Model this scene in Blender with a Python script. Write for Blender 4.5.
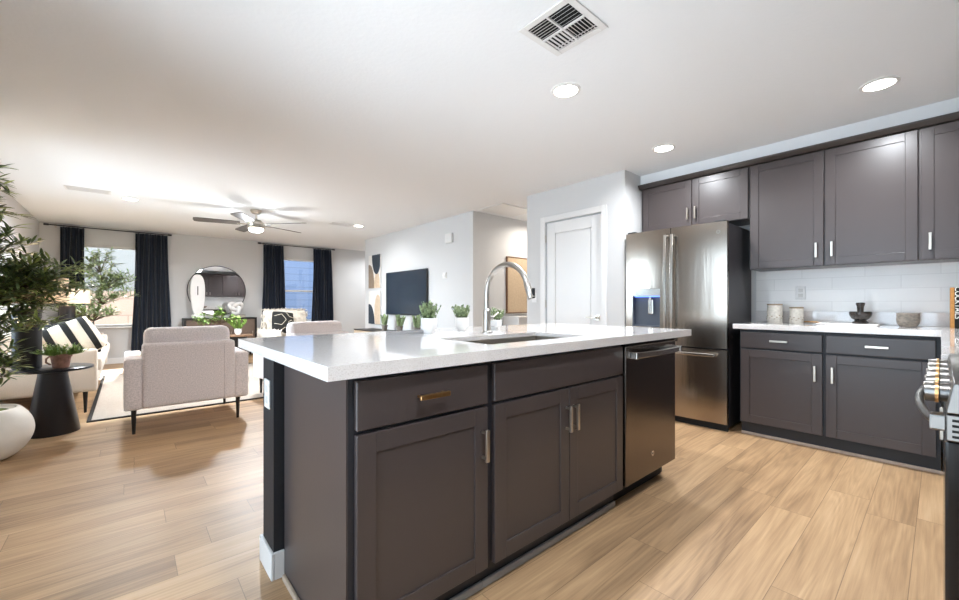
import bpy, bmesh, math, random
from mathutils import Vector, Matrix, Euler
PI = math.pi
S = bpy.context.scene
for o in list(bpy.data.objects): bpy.data.objects.remove(o, do_unlink=True)
COL = S.collection

# ------------------------------------------------------------------ camera
FPX, YAW, HY = 402.65, 0.853355, 303.76
cd = bpy.data.cameras.new('camera'); cam = bpy.data.objects.new('camera', cd); COL.objects.link(cam)
cam.location = (0, 0, 1.08); cam.rotation_euler = (PI/2, 0, YAW - PI/2)
cd.sensor_width = 36; cd.lens = FPX/959*36; cd.shift_y = (HY-300)/959; cd.clip_start = 0.02
S.camera = cam
S.view_settings.view_transform = 'Standard'; S.view_settings.look = 'None'
S.view_settings.gamma = 1; S.view_settings.use_curve_mapping = False
S.view_settings.exposure = 0.95

# ------------------------------------------------------------------ world, sun and added fill lights
W = bpy.data.worlds.new('sky'); S.world = W; W.use_nodes = True
bg = W.node_tree.nodes['Background']; bg.inputs[0].default_value = (0.64, 0.82, 1.0, 1); bg.inputs[1].default_value = 2.4

def area(name, loc, rot, sx, sy, power, col=(1, 1, 1), shape='RECTANGLE', spread=PI):
    l = bpy.data.lights.new(name, 'AREA'); l.shape = shape; l.size = sx
    if shape == 'RECTANGLE': l.size_y = sy
    l.energy = power; l.color = col; l.spread = spread
    o = bpy.data.objects.new(name, l); COL.objects.link(o); o.location = loc; o.rotation_euler = rot
    return o
# added fill lights outside the made-up, unseen openings in the left wall
area('kitchen_side_fill', (-1.7, 1.15, 1.0), (0, -PI/2, 0), 2.2, 2.3, 28, (0.66, 0.84, 1.0))
area('living_side_fill', (-2.3, 6.0, 1.75), (0, -PI/2 + 0.30, 0), 2.0, 3.0, 150, (0.66, 0.84, 1.0))
# added upward fill that brightens and cools the ceiling
area('ceiling_up_fill', (-2.1, 1.15, 0.05), (0, -PI/2 - 1.0, 0), 1.6, 2.3, 75, (0.78, 0.90, 1.0), spread=math.radians(110))
sn = bpy.data.lights.new('sun', 'SUN'); sn.energy = 9; sn.angle = 0.02; sn.color = (1, 0.96, 0.9)
so = bpy.data.objects.new('sun', sn); COL.objects.link(so); so.rotation_euler = Vector((0.12, 1, -0.80)).to_track_quat('Z', 'Y').to_euler()
so.rotation_euler = Vector((0.12, 1, 0.80)).to_track_quat('Z', 'Y').to_euler()
RECESSED_W = 13.5

# ------------------------------------------------------------------ materials
def lin(h):
    if isinstance(h, str):
        h = [int(h[i:i+2], 16)/255 for i in (0, 2, 4)]
    return tuple((c/12.92 if c <= 0.04045 else ((c+0.055)/1.055)**2.4) for c in h)
def mat(name, col, rough=0.5, metal=0.0, noise=None, bump=None, spec=0.5, emit=None, coat=0, trans=0, sheen=0):
    """noise=(scale, amount, stretch(3)) value variation ; bump=(scale, strength, stretch)"""
    m = bpy.data.materials.new(name); m.use_nodes = True; nt = m.node_tree; N = nt.nodes; L = nt.links
    b = N['Principled BSDF']; c = lin(col)
    b.inputs['Base Color'].default_value = (*c, 1); b.inputs['Roughness'].default_value = rough
    b.inputs['Metallic'].default_value = metal; b.inputs['Specular IOR Level'].default_value = spec
    b.inputs['Coat Weight'].default_value = coat; b.inputs['Transmission Weight'].default_value = trans
    b.inputs['Sheen Weight'].default_value = sheen
    if emit:
        b.inputs['Emission Color'].default_value = (*emit[0], 1); b.inputs['Emission Strength'].default_value = emit[1]
    tc = N.new('ShaderNodeTexCoord')
    def nz(scale, st, detail=4):
        mp = N.new('ShaderNodeMapping'); mp.inputs['Scale'].default_value = st
        L.new(tc.outputs['Object'], mp.inputs[0])
        t = N.new('ShaderNodeTexNoise'); t.inputs['Scale'].default_value = scale; t.inputs['Detail'].default_value = detail
        L.new(mp.outputs[0], t.inputs['Vector']); return t
    if noise:
        sc, am = noise[0], noise[1]; st = noise[2] if len(noise) > 2 else (1, 1, 1)
        t = nz(sc, st); r = N.new('ShaderNodeValToRGB')
        r.color_ramp.elements[0].position = 0.3; r.color_ramp.elements[1].position = 0.7
        r.color_ramp.elements[0].color = (*[x*(1-am) for x in c], 1); r.color_ramp.elements[1].color = (*[min(1, x*(1+am)) for x in c], 1)
        L.new(t.outputs[0], r.inputs[0]); L.new(r.outputs[0], b.inputs['Base Color'])
    if bump:
        t = nz(bump[0], bump[2] if len(bump) > 2 else (1, 1, 1)); bp = N.new('ShaderNodeBump')
        bp.inputs['Strength'].default_value = bump[1]; bp.inputs['Distance'].default_value = 0.01
        L.new(t.outputs[0], bp.inputs['Height']); L.new(bp.outputs[0], b.inputs['Normal'])
    return m

def floor_mat():
    m = bpy.data.materials.new('oak_plank_floor'); m.use_nodes = True; nt = m.node_tree; N = nt.nodes; L = nt.links
    b = N['Principled BSDF']
    tc = N.new('ShaderNodeTexCoord'); sx = N.new('ShaderNodeSeparateXYZ'); L.new(tc.outputs['Object'], sx.inputs[0])
    def M(op, a, b_=None, c_=None):
        n = N.new('ShaderNodeMath'); n.operation = op
        for i, v in enumerate((a, b_, c_)):
            if v is None: continue
            if isinstance(v, (int, float)): n.inputs[i].default_value = v
            else: L.new(v, n.inputs[i])
        return n.outputs[0]
    PW, PL = 0.174, 1.22
    ry = M('DIVIDE', M('SUBTRACT', sx.outputs[1], 0.08 - 0.174*60), PW); row = M('FLOOR', ry); fy = M('FRACT', ry)
    wn = N.new('ShaderNodeTexWhiteNoise'); wn.noise_dimensions = '1D'; L.new(row, wn.inputs['W'])
    rx = M('ADD', M('DIVIDE', M('ADD', sx.outputs[0], 20), PL), M('MULTIPLY', wn.outputs[0], 3.7)); pl = M('FLOOR', rx); fx = M('FRACT', rx)
    cb = N.new('ShaderNodeCombineXYZ'); L.new(row, cb.inputs[0]); L.new(pl, cb.inputs[1])
    wn2 = N.new('ShaderNodeTexWhiteNoise'); wn2.noise_dimensions = '2D'; L.new(cb.outputs[0], wn2.inputs['Vector'])
    idv = wn2.outputs[0]
    # grain: contour lines of a long, stretched noise
    def noise(sxs, sys_, off, detail, rough=0.5, dist=0):
        c = N.new('ShaderNodeCombineXYZ')
        L.new(M('ADD', M('MULTIPLY', sx.outputs[0], sxs), M('MULTIPLY', idv, off)), c.inputs[0])
        L.new(M('MULTIPLY', sx.outputs[1], sys_), c.inputs[1]); L.new(M('MULTIPLY', idv, off*1.7), c.inputs[2])
        t = N.new('ShaderNodeTexNoise'); t.inputs['Scale'].default_value = 1; t.inputs['Detail'].default_value = detail
        t.inputs['Roughness'].default_value = rough; t.inputs['Distortion'].default_value = dist
        L.new(c.outputs[0], t.inputs['Vector']); return t.outputs[0]
    big = noise(0.75, 8.5, 31, 1.5, 0.45, 0.3)
    rings = M('ABSOLUTE', M('SUBTRACT', M('FRACT', M('MULTIPLY', big, 11)), 0.5))   # 0..0.5
    fine = noise(2.5, 95, 57, 4, 0.65)
    cloud = noise(0.9, 9, 77, 3, 0.55)
    val = M('ADD', M('ADD', M('MULTIPLY', idv, 0.24), M('MULTIPLY', rings, 0.22)), M('ADD', M('MULTIPLY', fine, 0.48), M('MULTIPLY', cloud, 0.66)))
    val = M('SUBTRACT', val, 0.29)
    r = N.new('ShaderNodeValToRGB'); cr = r.color_ramp
    cr.elements[0].position = 0.18; cr.elements[0].color = (*lin('86694d'), 1)
    cr.elements[1].position = 0.92; cr.elements[1].color = (*lin('dabd9a'), 1)
    e = cr.elements.new(0.42); e.color = (*lin('af8d69'), 1)
    e = cr.elements.new(0.62); e.color = (*lin('c5a27b'), 1)
    L.new(val, r.inputs[0])
    ex = M('MULTIPLY', M('MINIMUM', fx, M('SUBTRACT', 1, fx)), PL); ey = M('MULTIPLY', M('MINIMUM', fy, M('SUBTRACT', 1, fy)), PW)
    seam = M('LESS_THAN', M('MINIMUM', ex, ey), 0.0013)
    mx = N.new('ShaderNodeMix'); mx.data_type = 'RGBA'; L.new(M('MULTIPLY', seam, 0.72), mx.inputs[0])
    L.new(r.outputs[0], mx.inputs[6]); mx.inputs[7].default_value = (*lin('6b5138'), 1)
    L.new(mx.outputs[2], b.inputs['Base Color'])
    L.new(M('ADD', M('MULTIPLY', fine, 0.12), 0.36), b.inputs['Roughness'])
    bp = N.new('ShaderNodeBump'); bp.inputs['Strength'].default_value = 0.12; bp.inputs['Distance'].default_value = 0.004
    L.new(M('SUBTRACT', fine, seam), bp.inputs['Height']); L.new(bp.outputs[0], b.inputs['Normal'])
    b.inputs['Specular IOR Level'].default_value = 0.45
    return m

def quartz():
    m = mat('white_quartz', 'ded8d2', 0.05, spec=0.75); nt = m.node_tree; N = nt.nodes; L = nt.links
    tc = N.new('ShaderNodeTexCoord'); v = N.new('ShaderNodeTexNoise'); v.inputs['Scale'].default_value = 260; v.inputs['Detail'].default_value = 2
    L.new(tc.outputs['Object'], v.inputs['Vector']); r = N.new('ShaderNodeValToRGB')
    r.color_ramp.elements[0].position = 0.36; r.color_ramp.elements[0].color = (*lin('cfc9c5'), 1)
    r.color_ramp.elements[1].position = 0.5; r.color_ramp.elements[1].color = (*lin('e0dcda'), 1)
    L.new(v.outputs[0], r.inputs[0]); L.new(r.outputs[0], N['Principled BSDF'].inputs['Base Color']); return m

def bricks(name, c1, c2, cm, w, h, mort, axis='XZ', rough=0.8):
    m = mat(name, c1, rough); nt = m.node_tree; N = nt.nodes; L = nt.links
    tc = N.new('ShaderNodeTexCoord'); s = N.new('ShaderNodeSeparateXYZ'); c = N.new('ShaderNodeCombineXYZ')
    L.new(tc.outputs['Object'], s.inputs[0]); L.new(s.outputs['XYZ'.index(axis[0])], c.inputs[0]); L.new(s.outputs[2], c.inputs[1])
    t = N.new('ShaderNodeTexBrick'); t.inputs['Scale'].default_value = 1; t.inputs['Brick Width'].default_value = w
    t.inputs['Row Height'].default_value = h; t.inputs['Mortar Size'].default_value = mort
    t.inputs['Color1'].default_value = (*lin(c1), 1); t.inputs['Color2'].default_value = (*lin(c2), 1); t.inputs['Mortar'].default_value = (*lin(cm), 1)
    L.new(c.outputs[0], t.inputs['Vector']); L.new(t.outputs[0], N['Principled BSDF'].inputs['Base Color']); return m

def brushed(name, col, rough, st, str_=0.08):
    m = mat(name, col, rough, 1.0, bump=(1, str_, st)); m.node_tree.nodes['Principled BSDF'].inputs['Anisotropic'].default_value = 0.5
    return m

M_ = {}
M_['floor'] = floor_mat()
M_['ceil'] = mat('ceiling_paint', 'e9eaeb', 0.9, bump=(45, 0.12), spec=0.2)
M_['wall'] = mat('wall_paint', 'cdcccb', 0.8, bump=(60, 0.12), spec=0.25)
M_['trimw'] = mat('white_trim_paint', 'dddbd9', 0.35, bump=(20, 0.02))
M_['quartz'] = quartz()
M_['cab'] = mat('taupe_cabinet_paint', '443c3b', 0.33, noise=(3, 0.04), bump=(90, 0.015), spec=0.5)
M_['gapshade'] = mat('gap_shade_frame', '1f2026', 0.5, noise=(5, 0.05))  # near-black colour carries the shade in the gaps around doors and drawers
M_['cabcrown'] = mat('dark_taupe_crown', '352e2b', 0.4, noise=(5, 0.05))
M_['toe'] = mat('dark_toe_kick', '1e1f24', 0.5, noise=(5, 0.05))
M_['pony'] = mat('black_wall_paint', '232428', 0.55, bump=(60, 0.1), spec=0.35)
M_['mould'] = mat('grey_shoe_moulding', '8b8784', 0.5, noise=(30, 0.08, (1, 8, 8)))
M_['nickel'] = mat('brushed_nickel', 'c3bbb0', 0.28, 1.0, bump=(200, 0.03, (1, 1, .1)))
M_['brass'] = mat('warm_nickel', 'c69c6a', 0.28, 1.0, bump=(200, 0.03, (.1, 1, 1)))
M_['steel'] = brushed('stainless_steel', 'a1968b', 0.2, (7, 7, .5), 0.35)
M_['steelh'] = brushed('stainless_steel_bar', 'd0ccc6', 0.2, (60, 60, 3), 0.03)
M_['rangesteel'] = brushed('range_steel', '807d7a', 0.35, (60, 60, 3), 0.03)
M_['dwsteel'] = brushed('slate_steel', '756c66', 0.25, (1.5, 1.5, 600), 0.05)
M_['sinksteel'] = brushed('sink_steel', 'c4bdb4', 0.3, (300, 4, 4), 0.05)
M_['chrome'] = mat('faucet_steel', 'b9b4ae', 0.3, 1.0, bump=(120, 0.02))
M_['fridge_side'] = mat('fridge_case', '2f2d2f', 0.42, noise=(4, 0.05))
M_['black'] = mat('black_gloss', '0b0b0d', 0.12, noise=(4, 0.1))
M_['blackm'] = mat('black_matte', '17171a', 0.5, noise=(8, 0.15))
M_['gasket'] = mat('black_rubber', '0e0e10', 0.7, noise=(8, 0.1))
M_['tile'] = bricks('white_tile', 'efece9', 'ebe8e5', 'dedad7', 0.40, 0.10, 0.002, 'YZ', 0.25)
M_['fabric'] = mat('oatmeal_fabric', 'e6dbd8', 0.95, noise=(110, 0.16), bump=(260, 0.4), spec=0.2, sheen=0.3)
M_['fabric2'] = mat('sand_fabric', 'cfc2b2', 0.95, noise=(190, 0.1), bump=(260, 0.4), spec=0.2, sheen=0.3)
M_['fur'] = mat('shaggy_wool', 'd8cec0', 0.95, noise=(25, 0.15), spec=0.15, sheen=0.4)
M_['curtain'] = mat('navy_curtain', '1d2431', 0.9, noise=(60, 0.3, (1, 1, .2)), bump=(300, 0.25), spec=0.2, sheen=0.15)
M_['rug'] = mat('woven_jute_rug', 'a79a8d', 0.95, noise=(90, 0.2, (.3, 3, 1)), bump=(120, 0.5, (.3, 3, 1)))
M_['ruged'] = mat('dark_rug_binding', '2c2622', 0.9, noise=(40, 0.1))
M_['legw'] = mat('black_stained_wood', '17120f', 0.4, noise=(30, 0.2, (1, 1, .1)))
M_['tbl'] = mat('ink_blue_black_lacquer', '10131c', 0.28, noise=(4, 0.15))
M_['ceramic'] = mat('matte_cream_ceramic', 'e6e0d6', 0.55, noise=(9, 0.04), bump=(60, 0.05))
M_['pot'] = mat('white_ceramic', 'eceae8', 0.3, noise=(9, 0.02))
M_['soil'] = mat('potting_soil', '3a3520', 1, noise=(60, 0.5), bump=(80, 0.8))
M_['moss'] = mat('moss', '556029', 1, noise=(60, 0.4), bump=(80, 0.8))
M_['bark'] = mat('bark', '6b5a48', 0.9, noise=(20, 0.3, (1, 1, .2)), bump=(40, 0.5))
M_['leafo'] = mat('dark_olive_leaf', '64774a', 0.45, noise=(7, 0.45), spec=0.5)
M_['leafl'] = mat('light_olive_leaf', '98a95e', 0.45, noise=(9, 0.4))
M_['leafg'] = mat('grey_green_leaf', 'a3b389', 0.5, noise=(25, 0.4))
M_['leafb'] = mat('bright_green_leaf', '6f8c3c', 0.5, noise=(25, 0.35))
M_['jade'] = mat('sage_succulent_leaf', '8a9a70', 0.5, noise=(60, 0.35))
M_['terra'] = mat('weathered_terracotta', '8a6556', 0.85, noise=(30, 0.35), bump=(60, 0.4))
M_['stone'] = mat('carved_grey_stone', '837a70', 0.8, noise=(45, 0.35, (1, 1, 2)), bump=(60, 0.6, (1, 1, 3)))
M_['mortar'] = mat('dark_veined_marble', '302a27', 0.22, noise=(35, 0.7))
M_['crock'] = mat('speckled_cream_ceramic', 'c5bfb5', 0.5, noise=(60, 0.14), bump=(60, 0.1))
M_['rim'] = mat('brown_wood_lid', '8a7458', 0.5, noise=(40, 0.2))
M_['marble'] = mat('white_marble', 'e9e4e0', 0.25, noise=(12, 0.06))
M_['wood'] = mat('brown_wood', '7a5b43', 0.5, noise=(14, 0.3, (1, 8, 8)))
M_['cane'] = mat('dark_cane', '6b5a4e', 0.8, noise=(150, 0.3), bump=(200, 0.4))
M_['mirror'] = mat('mirror_glass', 'f2f2f2', 0.01, 1.0)
def arch_glass():
    m = bpy.data.materials.new('window_glass'); m.use_nodes = True; nt = m.node_tree; N = nt.nodes; L = nt.links
    N.remove(N['Principled BSDF']); out = N['Material Output']
    t = N.new('ShaderNodeBsdfTransparent'); g = N.new('ShaderNodeBsdfGlossy'); g.inputs['Roughness'].default_value = 0.0
    f = N.new('ShaderNodeFresnel'); f.inputs[0].default_value = 1.45; mx = N.new('ShaderNodeMixShader')
    L.new(f.outputs[0], mx.inputs[0]); L.new(t.outputs[0], mx.inputs[1]); L.new(g.outputs[0], mx.inputs[2]); L.new(mx.outputs[0], out.inputs[0])
    return m
M_['glass'] = arch_glass()
M_['screen'] = mat('tv_screen', '222f3c', 0.2, spec=0.8, noise=(3, 0.05))  # blue-grey base colour includes window light reflected in the screen
M_['shade'] = mat('linen_lamp_shade', 'e0cfb8', 0.9, emit=(lin('ffc890'), 0.25), noise=(150, 0.08))
M_['bulb'] = mat('light_diffuser', 'ffffff', 0.5, emit=((1, 0.94, 0.86), 14))
M_['fanbulb'] = mat('fan_light_diffuser', 'ffffff', 0.5, emit=((1, 0.95, 0.88), 5))
M_['dark'] = mat('duct_dark', '0c0c0c', 0.9)
M_['blueled'] = mat('blue_dispenser_light', '2b3a66', 0.3, emit=((0.12, 0.25, 1.0), 2.2))
M_['ink'] = mat('black_cloth', '14130f', 0.9, noise=(60, 0.2))
M_['cream'] = mat('cream_cloth', 'd5c9b5', 0.95, noise=(90, 0.1), bump=(150, 0.3))
M_['board'] = mat('beige_canvas', 'bfa88c', 0.9, noise=(40, 0.06), bump=(120, 0.2))
M_['orange'] = mat('gold_book_edge', 'b07a3c', 0.6, noise=(60, 0.25, (1, 1, 4)))
M_['lettering'] = mat('white_lettering', 'f2efe8', 0.6)
M_['block'] = bricks('beige_block', 'c9a893', 'c2a08b', 'a98b78', 0.8, 0.4, 0.012, 'XZ')
M_['siding'] = bricks('blue_grey_siding', '64718a', '627089', '57647a', 6, 0.2, 0.012, 'XZ')
M_['gravel'] = mat('desert_gravel', '857c70', 0.95, noise=(40, 0.2), bump=(60, 0.5))
M_['navy'] = mat('art_navy', '2d3640', 0.8, noise=(20, 0.1)); M_['taupe'] = mat('art_taupe', '8c7a68', 0.8, noise=(20, 0.1))
M_['tan'] = mat('art_tan', 'cbb49a', 0.8, noise=(20, 0.1)); M_['canvas'] = mat('art_canvas', 'dcd8d2', 0.85, noise=(20, 0.05))

# ------------------------------------------------------------------ mesh helpers
class B:
    def __init__(s): s.bm = bmesh.new()
    def box(s, x0, x1, y0, y1, z0, z1):
        v = [s.bm.verts.new((x, y, z)) for z in (z0, z1) for y in (y0, y1) for x in (x0, x1)]
        for f in ((0, 2, 3, 1), (4, 5, 7, 6), (0, 1, 5, 4), (2, 6, 7, 3), (0, 4, 6, 2), (1, 3, 7, 5)): s.bm.faces.new([v[i] for i in f])
        return s
    def rbox(s, x0, x1, y0, y1, z0, z1, r, seg=4):
        t = bmesh.new(); B_ = B.__new__(B); B_.bm = t; B_.box(x0, x1, y0, y1, z0, z1)
        bmesh.ops.bevel(t, geom=list(t.edges), offset=min(r, .49*min(x1-x0, y1-y0, z1-z0)), segments=seg, profile=0.6, affect='EDGES')
        s.merge(t); return s
    def merge(s, t, M=None):
        if M is not None: bmesh.ops.transform(t, matrix=M, verts=t.verts)
        me = bpy.data.meshes.new('tmp'); t.to_mesh(me); s.bm.from_mesh(me); bpy.data.meshes.remove(me); t.free()
    def ring(s, c, ax, r, n, ph=0):
        ax = Vector(ax).normalized(); u = ax.orthogonal().normalized()
        if abs(ax.z) > 0.99: u = Vector((1, 0, 0))
        w = ax.cross(u)
        return [s.bm.verts.new(Vector(c) + r*(math.cos(ph+2*PI*i/n)*u + math.sin(ph+2*PI*i/n)*w)) for i in range(n)]
    def skin(s, rings, cap=True):
        n = len(rings[0])
        for a, b in zip(rings, rings[1:]):
            for i in range(n): s.bm.faces.new((a[i], a[(i+1) % n], b[(i+1) % n], b[i]))
        if cap: s.bm.faces.new(rings[0][::-1]); s.bm.faces.new(rings[-1])
    def cyl(s, p0, p1, r0, r1=None, n=24, cap=True):
        r1 = r0 if r1 is None else r1; ax = Vector(p1)-Vector(p0)
        s.skin([s.ring(p0, ax, r0, n), s.ring(p1, ax, r1, n)], cap); return s
    def tube(s, pts, r, n=12):
        pts = [Vector(p) for p in pts]; rr = r if isinstance(r, (list, tuple)) else [r]*len(pts)
        rings = []; u = None
        for i, p in enumerate(pts):
            t = (pts[min(i+1, len(pts)-1)] - pts[max(i-1, 0)]).normalized()
            if u is None: u = t.orthogonal().normalized()
            else: u = (u - t*u.dot(t)).normalized()
            w = t.cross(u)
            rings.append([s.bm.verts.new(p + rr[i]*(math.cos(2*PI*k/n)*u + math.sin(2*PI*k/n)*w)) for k in range(n)])
        s.skin(rings); return s
    def lathe(s, prof, c=(0, 0, 0), n=40, cap=True):
        s.skin([[s.bm.verts.new((c[0]+r*math.cos(2*PI*i/n), c[1]+r*math.sin(2*PI*i/n), c[2]+z)) for i in range(n)] for r, z in prof], cap); return s
    def prism(s, poly, axis, a, b):
        def P(p, h):
            return {'x': (h, p[0], p[1]), 'y': (p[0], h, p[1]), 'z': (p[0], p[1], h)}[axis]
        A = [s.bm.verts.new(P(p, a)) for p in poly]; C = [s.bm.verts.new(P(p, b)) for p in poly]; n = len(poly)
        s.bm.faces.new(A[::-1]); s.bm.faces.new(C)
        for i in range(n): s.bm.faces.new((A[i], A[(i+1) % n], C[(i+1) % n], C[i]))
        return s
    def leaf(s, p, d, up, l, w, bend=0.15, seg=3):
        d = d.normalized(); side = d.cross(up)
        if side.length < 1e-3: side = d.orthogonal()
        side.normalize(); nrm = side.cross(d)
        prev = None
        for i in range(seg+1):
            t = i/seg; ww = w*math.sin(PI*min(1, 0.06+0.94*t))**0.8 if i not in (0, seg) else w*0.06
            c = p + d*l*t + nrm*(-bend*l*t*t)
            row = [s.bm.verts.new(c - side*ww/2 + nrm*ww*.18), s.bm.verts.new(c), s.bm.verts.new(c + side*ww/2 + nrm*ww*.18)]
            if prev:
                for k in (0, 1): s.bm.faces.new((prev[k], prev[k+1], row[k+1], row[k]))
            prev = row
        return s

def link(name, me, parent=None):
    o = bpy.data.objects.new(name, me); COL.objects.link(o)
    if parent is not None: o.parent = parent
    return o
def obj(name, b, m, parent=None, bev=0, smooth=False, seg=2, recalc=True, sub=0):
    bm = b.bm
    if recalc: bmesh.ops.recalc_face_normals(bm, faces=bm.faces)
    me = bpy.data.meshes.new(name); bm.to_mesh(me); bm.free()
    me.materials.append(m if not isinstance(m, str) else M_[m])
    if smooth:
        for p in me.polygons: p.use_smooth = True
        if smooth == 'auto': me.set_sharp_from_angle(angle=math.radians(35))
    o = link(name, me, parent)
    if bev:
        md = o.modifiers.new('bevel', 'BEVEL'); md.width = bev; md.segments = seg; md.limit_method = 'ANGLE'; md.angle_limit = math.radians(30)
    if sub:
        md = o.modifiers.new('sub', 'SUBSURF'); md.levels = sub; md.render_levels = sub
    return o
def tag(o, label, cat, group=None, kind=None):
    o['label'] = label; o['category'] = cat
    if group: o['group'] = group
    if kind: o['kind'] = kind
    return o
def thing(name, label, cat, loc=(0, 0, 0), rz=0, group=None):
    o = link(name, None); o.location = loc; o.rotation_euler = (0, 0, rz); o.empty_display_size = .1
    return tag(o, label, cat, group)
def struct(name, b, m, bev=0, parent=None, smooth=False):
    o = obj(name, b, m, parent, bev, smooth)
    if parent is None: o['kind'] = 'structure'
    return o
def dup(root, loc, rz=None, label=None):
    r = root.copy(); COL.objects.link(r); r.location = loc
    if rz is not None: r.rotation_euler = (0, 0, rz)
    if label: r['label'] = label
    for ch in list(root.children):
        c = ch.copy(); COL.objects.link(c); c.parent = r
        for g in ch.children:
            d = g.copy(); COL.objects.link(d); d.parent = c
    return r

# ------------------------------------------------------------------ room shell
H = 2.44; XL, XK, XP, YB, YW = -1.11, 4.45, 3.80, -0.66, 9.80; XE = 6.2; T = 0.12
struct('floor', B().box(XL-T, XE+T, YB-T, YW+T, -0.05, 0), 'floor')
struct('ceiling', B().box(XL-T, XE+T, YB-T, YW+T, H, H+0.1), 'ceil')
struct('wall_right', B().box(XK, XK+T, YB, 2.11, 0, H), 'wall')
struct('wall_back', B().box(XL-T, XK+T, YB-T, YB, 0, H), 'wall')
w = B()   # pantry wall with door opening, nook return
w.box(XP, XP+T, 2.11, 2.375, 0, H).box(XP, XP+T, 3.145, 3.44, 0, H).box(XP, XP+T, 2.375, 3.145, 2.06, H).box(XP+T, XK+T, 2.11, 2.11+T, 0, H)
w.box(XP+T, XE, 3.44-T, 3.44, 0, H)
struct('wall_pantry', w, 'wall')
struct('wall_television', B().box(XP, XP+T, 4.5, 8.06, 0, H).box(XP+T, XE, 4.5, 4.5+T, 0, H).box(XP+T, XE, 8.06-T, 8.06, 0, H), 'wall')
struct('wall_east', B().box(XE, XE+T, 3.2, YW+T, 0, H), 'wall')
# left wall: unseen door and window openings, added to let light in
w = B(); a0, a1, b0, b1 = 0.0, 2.3, 4.9, 7.0
w.box(XL-T, XL, YB, a0, 0, H).box(XL-T, XL, a0, a1, 2.2, H).box(XL-T, XL, a1, b0, 0, H).box(XL-T, XL, b0, b1, 0, 0.4).box(XL-T, XL, b0, b1, 2.1, H).box(XL-T, XL, b1, YW+T, 0, H)
struct('wall_left', w, 'wall')
WIN = [(-0.82, 0.34), (2.45, 3.42)]; WZ0, WZ1 = 0.66, 2.12
w = B(); xs = XL
for x0, x1 in WIN:
    w.box(xs, x0, YW, YW+T, 0, H).box(x0, x1, YW, YW+T, 0, WZ0).box(x0, x1, YW, YW+T, WZ1, H); xs = x1
w.box(xs, XE, YW, YW+T, 0, H); struct('wall_far', w, 'wall')

def window(name, x0, x1, z0, z1, y, two=True):
    b = B(); f = .045; y0, y1 = y+.03, y+.08
    b.box(x0, x0+f, y0, y1, z0, z1).box(x1-f, x1, y0, y1, z0, z1).box(x0+f, x1-f, y0, y1, z0, z0+f).box(x0+f, x1-f, y0, y1, z1-f, z1)
    zm = z0+(z1-z0)*.49
    if two: b.box(x0+f, x1-f, y0-.005, y1-.005, zm-.02, zm+.02)
    elif two is False: b.box((x0+x1)/2-.02, (x0+x1)/2+.02, y0, y1, z0+f, z1-f)
    o = struct(name, b, 'trimw', .003)
    obj('pane', B().box(x0+f, x1-f, y+.05, y+.055, z0+f, z1-f), 'glass', o)
    obj('sill', B().box(x0-.02, x1+.02, y-.03, y+.03, z0-.02, z0), 'trimw', o, .004)
    return o
window('window_1', *WIN[0], WZ0, WZ1, YW, None)
window('window_2', *WIN[1], WZ0, WZ1, YW, True)
def side_glazing(name, y0, y1, z0, z1, n):
    b = B(); f = .05; x0, x1 = XL-.09, XL-.04
    b.box(x0, x1, y0, y0+f, z0, z1).box(x0, x1, y1-f, y1, z0, z1).box(x0, x1, y0+f, y1-f, z0, z0+f).box(x0, x1, y0+f, y1-f, z1-f, z1)
    for i in range(1, n):
        yy = y0+(y1-y0)*i/n; b.box(x0, x1, yy-.03, yy+.03, z0+f, z1-f)
    o = struct(name, b, 'trimw', .003)
    for i in range(n):
        ya = y0+(y1-y0)*i/n+.05; yb = y0+(y1-y0)*(i+1)/n-.05
        obj('pane', B().box(XL-.068, XL-.062, ya-.01, yb+.01, z0+f, z1-f), 'glass', o)
side_glazing('added_glass_door', a0, a1, 0, 2.2, 3)  # unseen glazed door, added so daylight reaches the kitchen
side_glazing('added_window', b0, b1, .4, 2.1, 2)  # out-of-view window put in to light the living room

# baseboards
bb = lambda *a: B().box(*a)
struct('baseboard_pantry', B().box(XP-.014, XP, 2.11, 2.31, 0, .1).box(XP-.014, XP, 3.21, 3.44, 0, .1), 'trimw', .003)
struct('baseboard_television', bb(XP-.014, XP, 4.5, 8.06, 0, .1), 'trimw', .003)
struct('baseboard_far', bb(XL, XE, YW-.014, YW, 0, .1), 'trimw', .003)
struct('baseboard_left', B().box(XL, XL+.014, a1, YW-.014, 0, .1).box(XL, XL+.014, YB, a0, 0, .1), 'trimw', .003)
struct('baseboard_hall', bb(XP+T, XE, 4.486, 4.5, 0, .1), 'trimw', .003)

# pantry door (one tall recessed panel) with casing, hinges, lever
b = B(); x0 = XP+.012; x1 = XP+.05
y0, y1, z1 = 2.39, 3.13, 2.045
b.box(x0, x1, y0, y0+.12, .01, z1).box(x0, x1, y1-.12, y1, .01, z1).box(x0, x1, y0+.12, y1-.12, z1-.13, z1).box(x0, x1, y0+.12, y1-.12, .01, .25)
b.box(x0+.012, x1-.004, y0+.12, y1-.12, .25, z1-.13)
b.box(x0+.006, x0+.014, y0+.135, y1-.135, .265, z1-.145)
d = struct('door_1', b, 'trimw', .003)
h = obj('door_handle', B().box(x0-.008, x0, 2.405, 2.46, .90, .96).cyl((x0-.008, 2.433, .93), (x0-.05, 2.433, .93), .011).rbox(x0-.058, x0-.044, 2.425, 2.55, .922, .938, .004, 2), 'nickel', d, .001)
for zz in (.25, 1.08, 1.86): obj('hinge', B().cyl((x0-.008, 3.138, zz-.045), (x0-.008, 3.138, zz+.045), .006, n=10), 'nickel', d)
b = B().box(XP-.016, XP, 2.31, 2.375, 0, 2.125).box(XP-.016, XP, 3.145, 3.21, 0, 2.125).box(XP-.016, XP, 2.375, 3.145, 2.06, 2.125)
struct('trim_1', b, 'trimw', .003)

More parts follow.
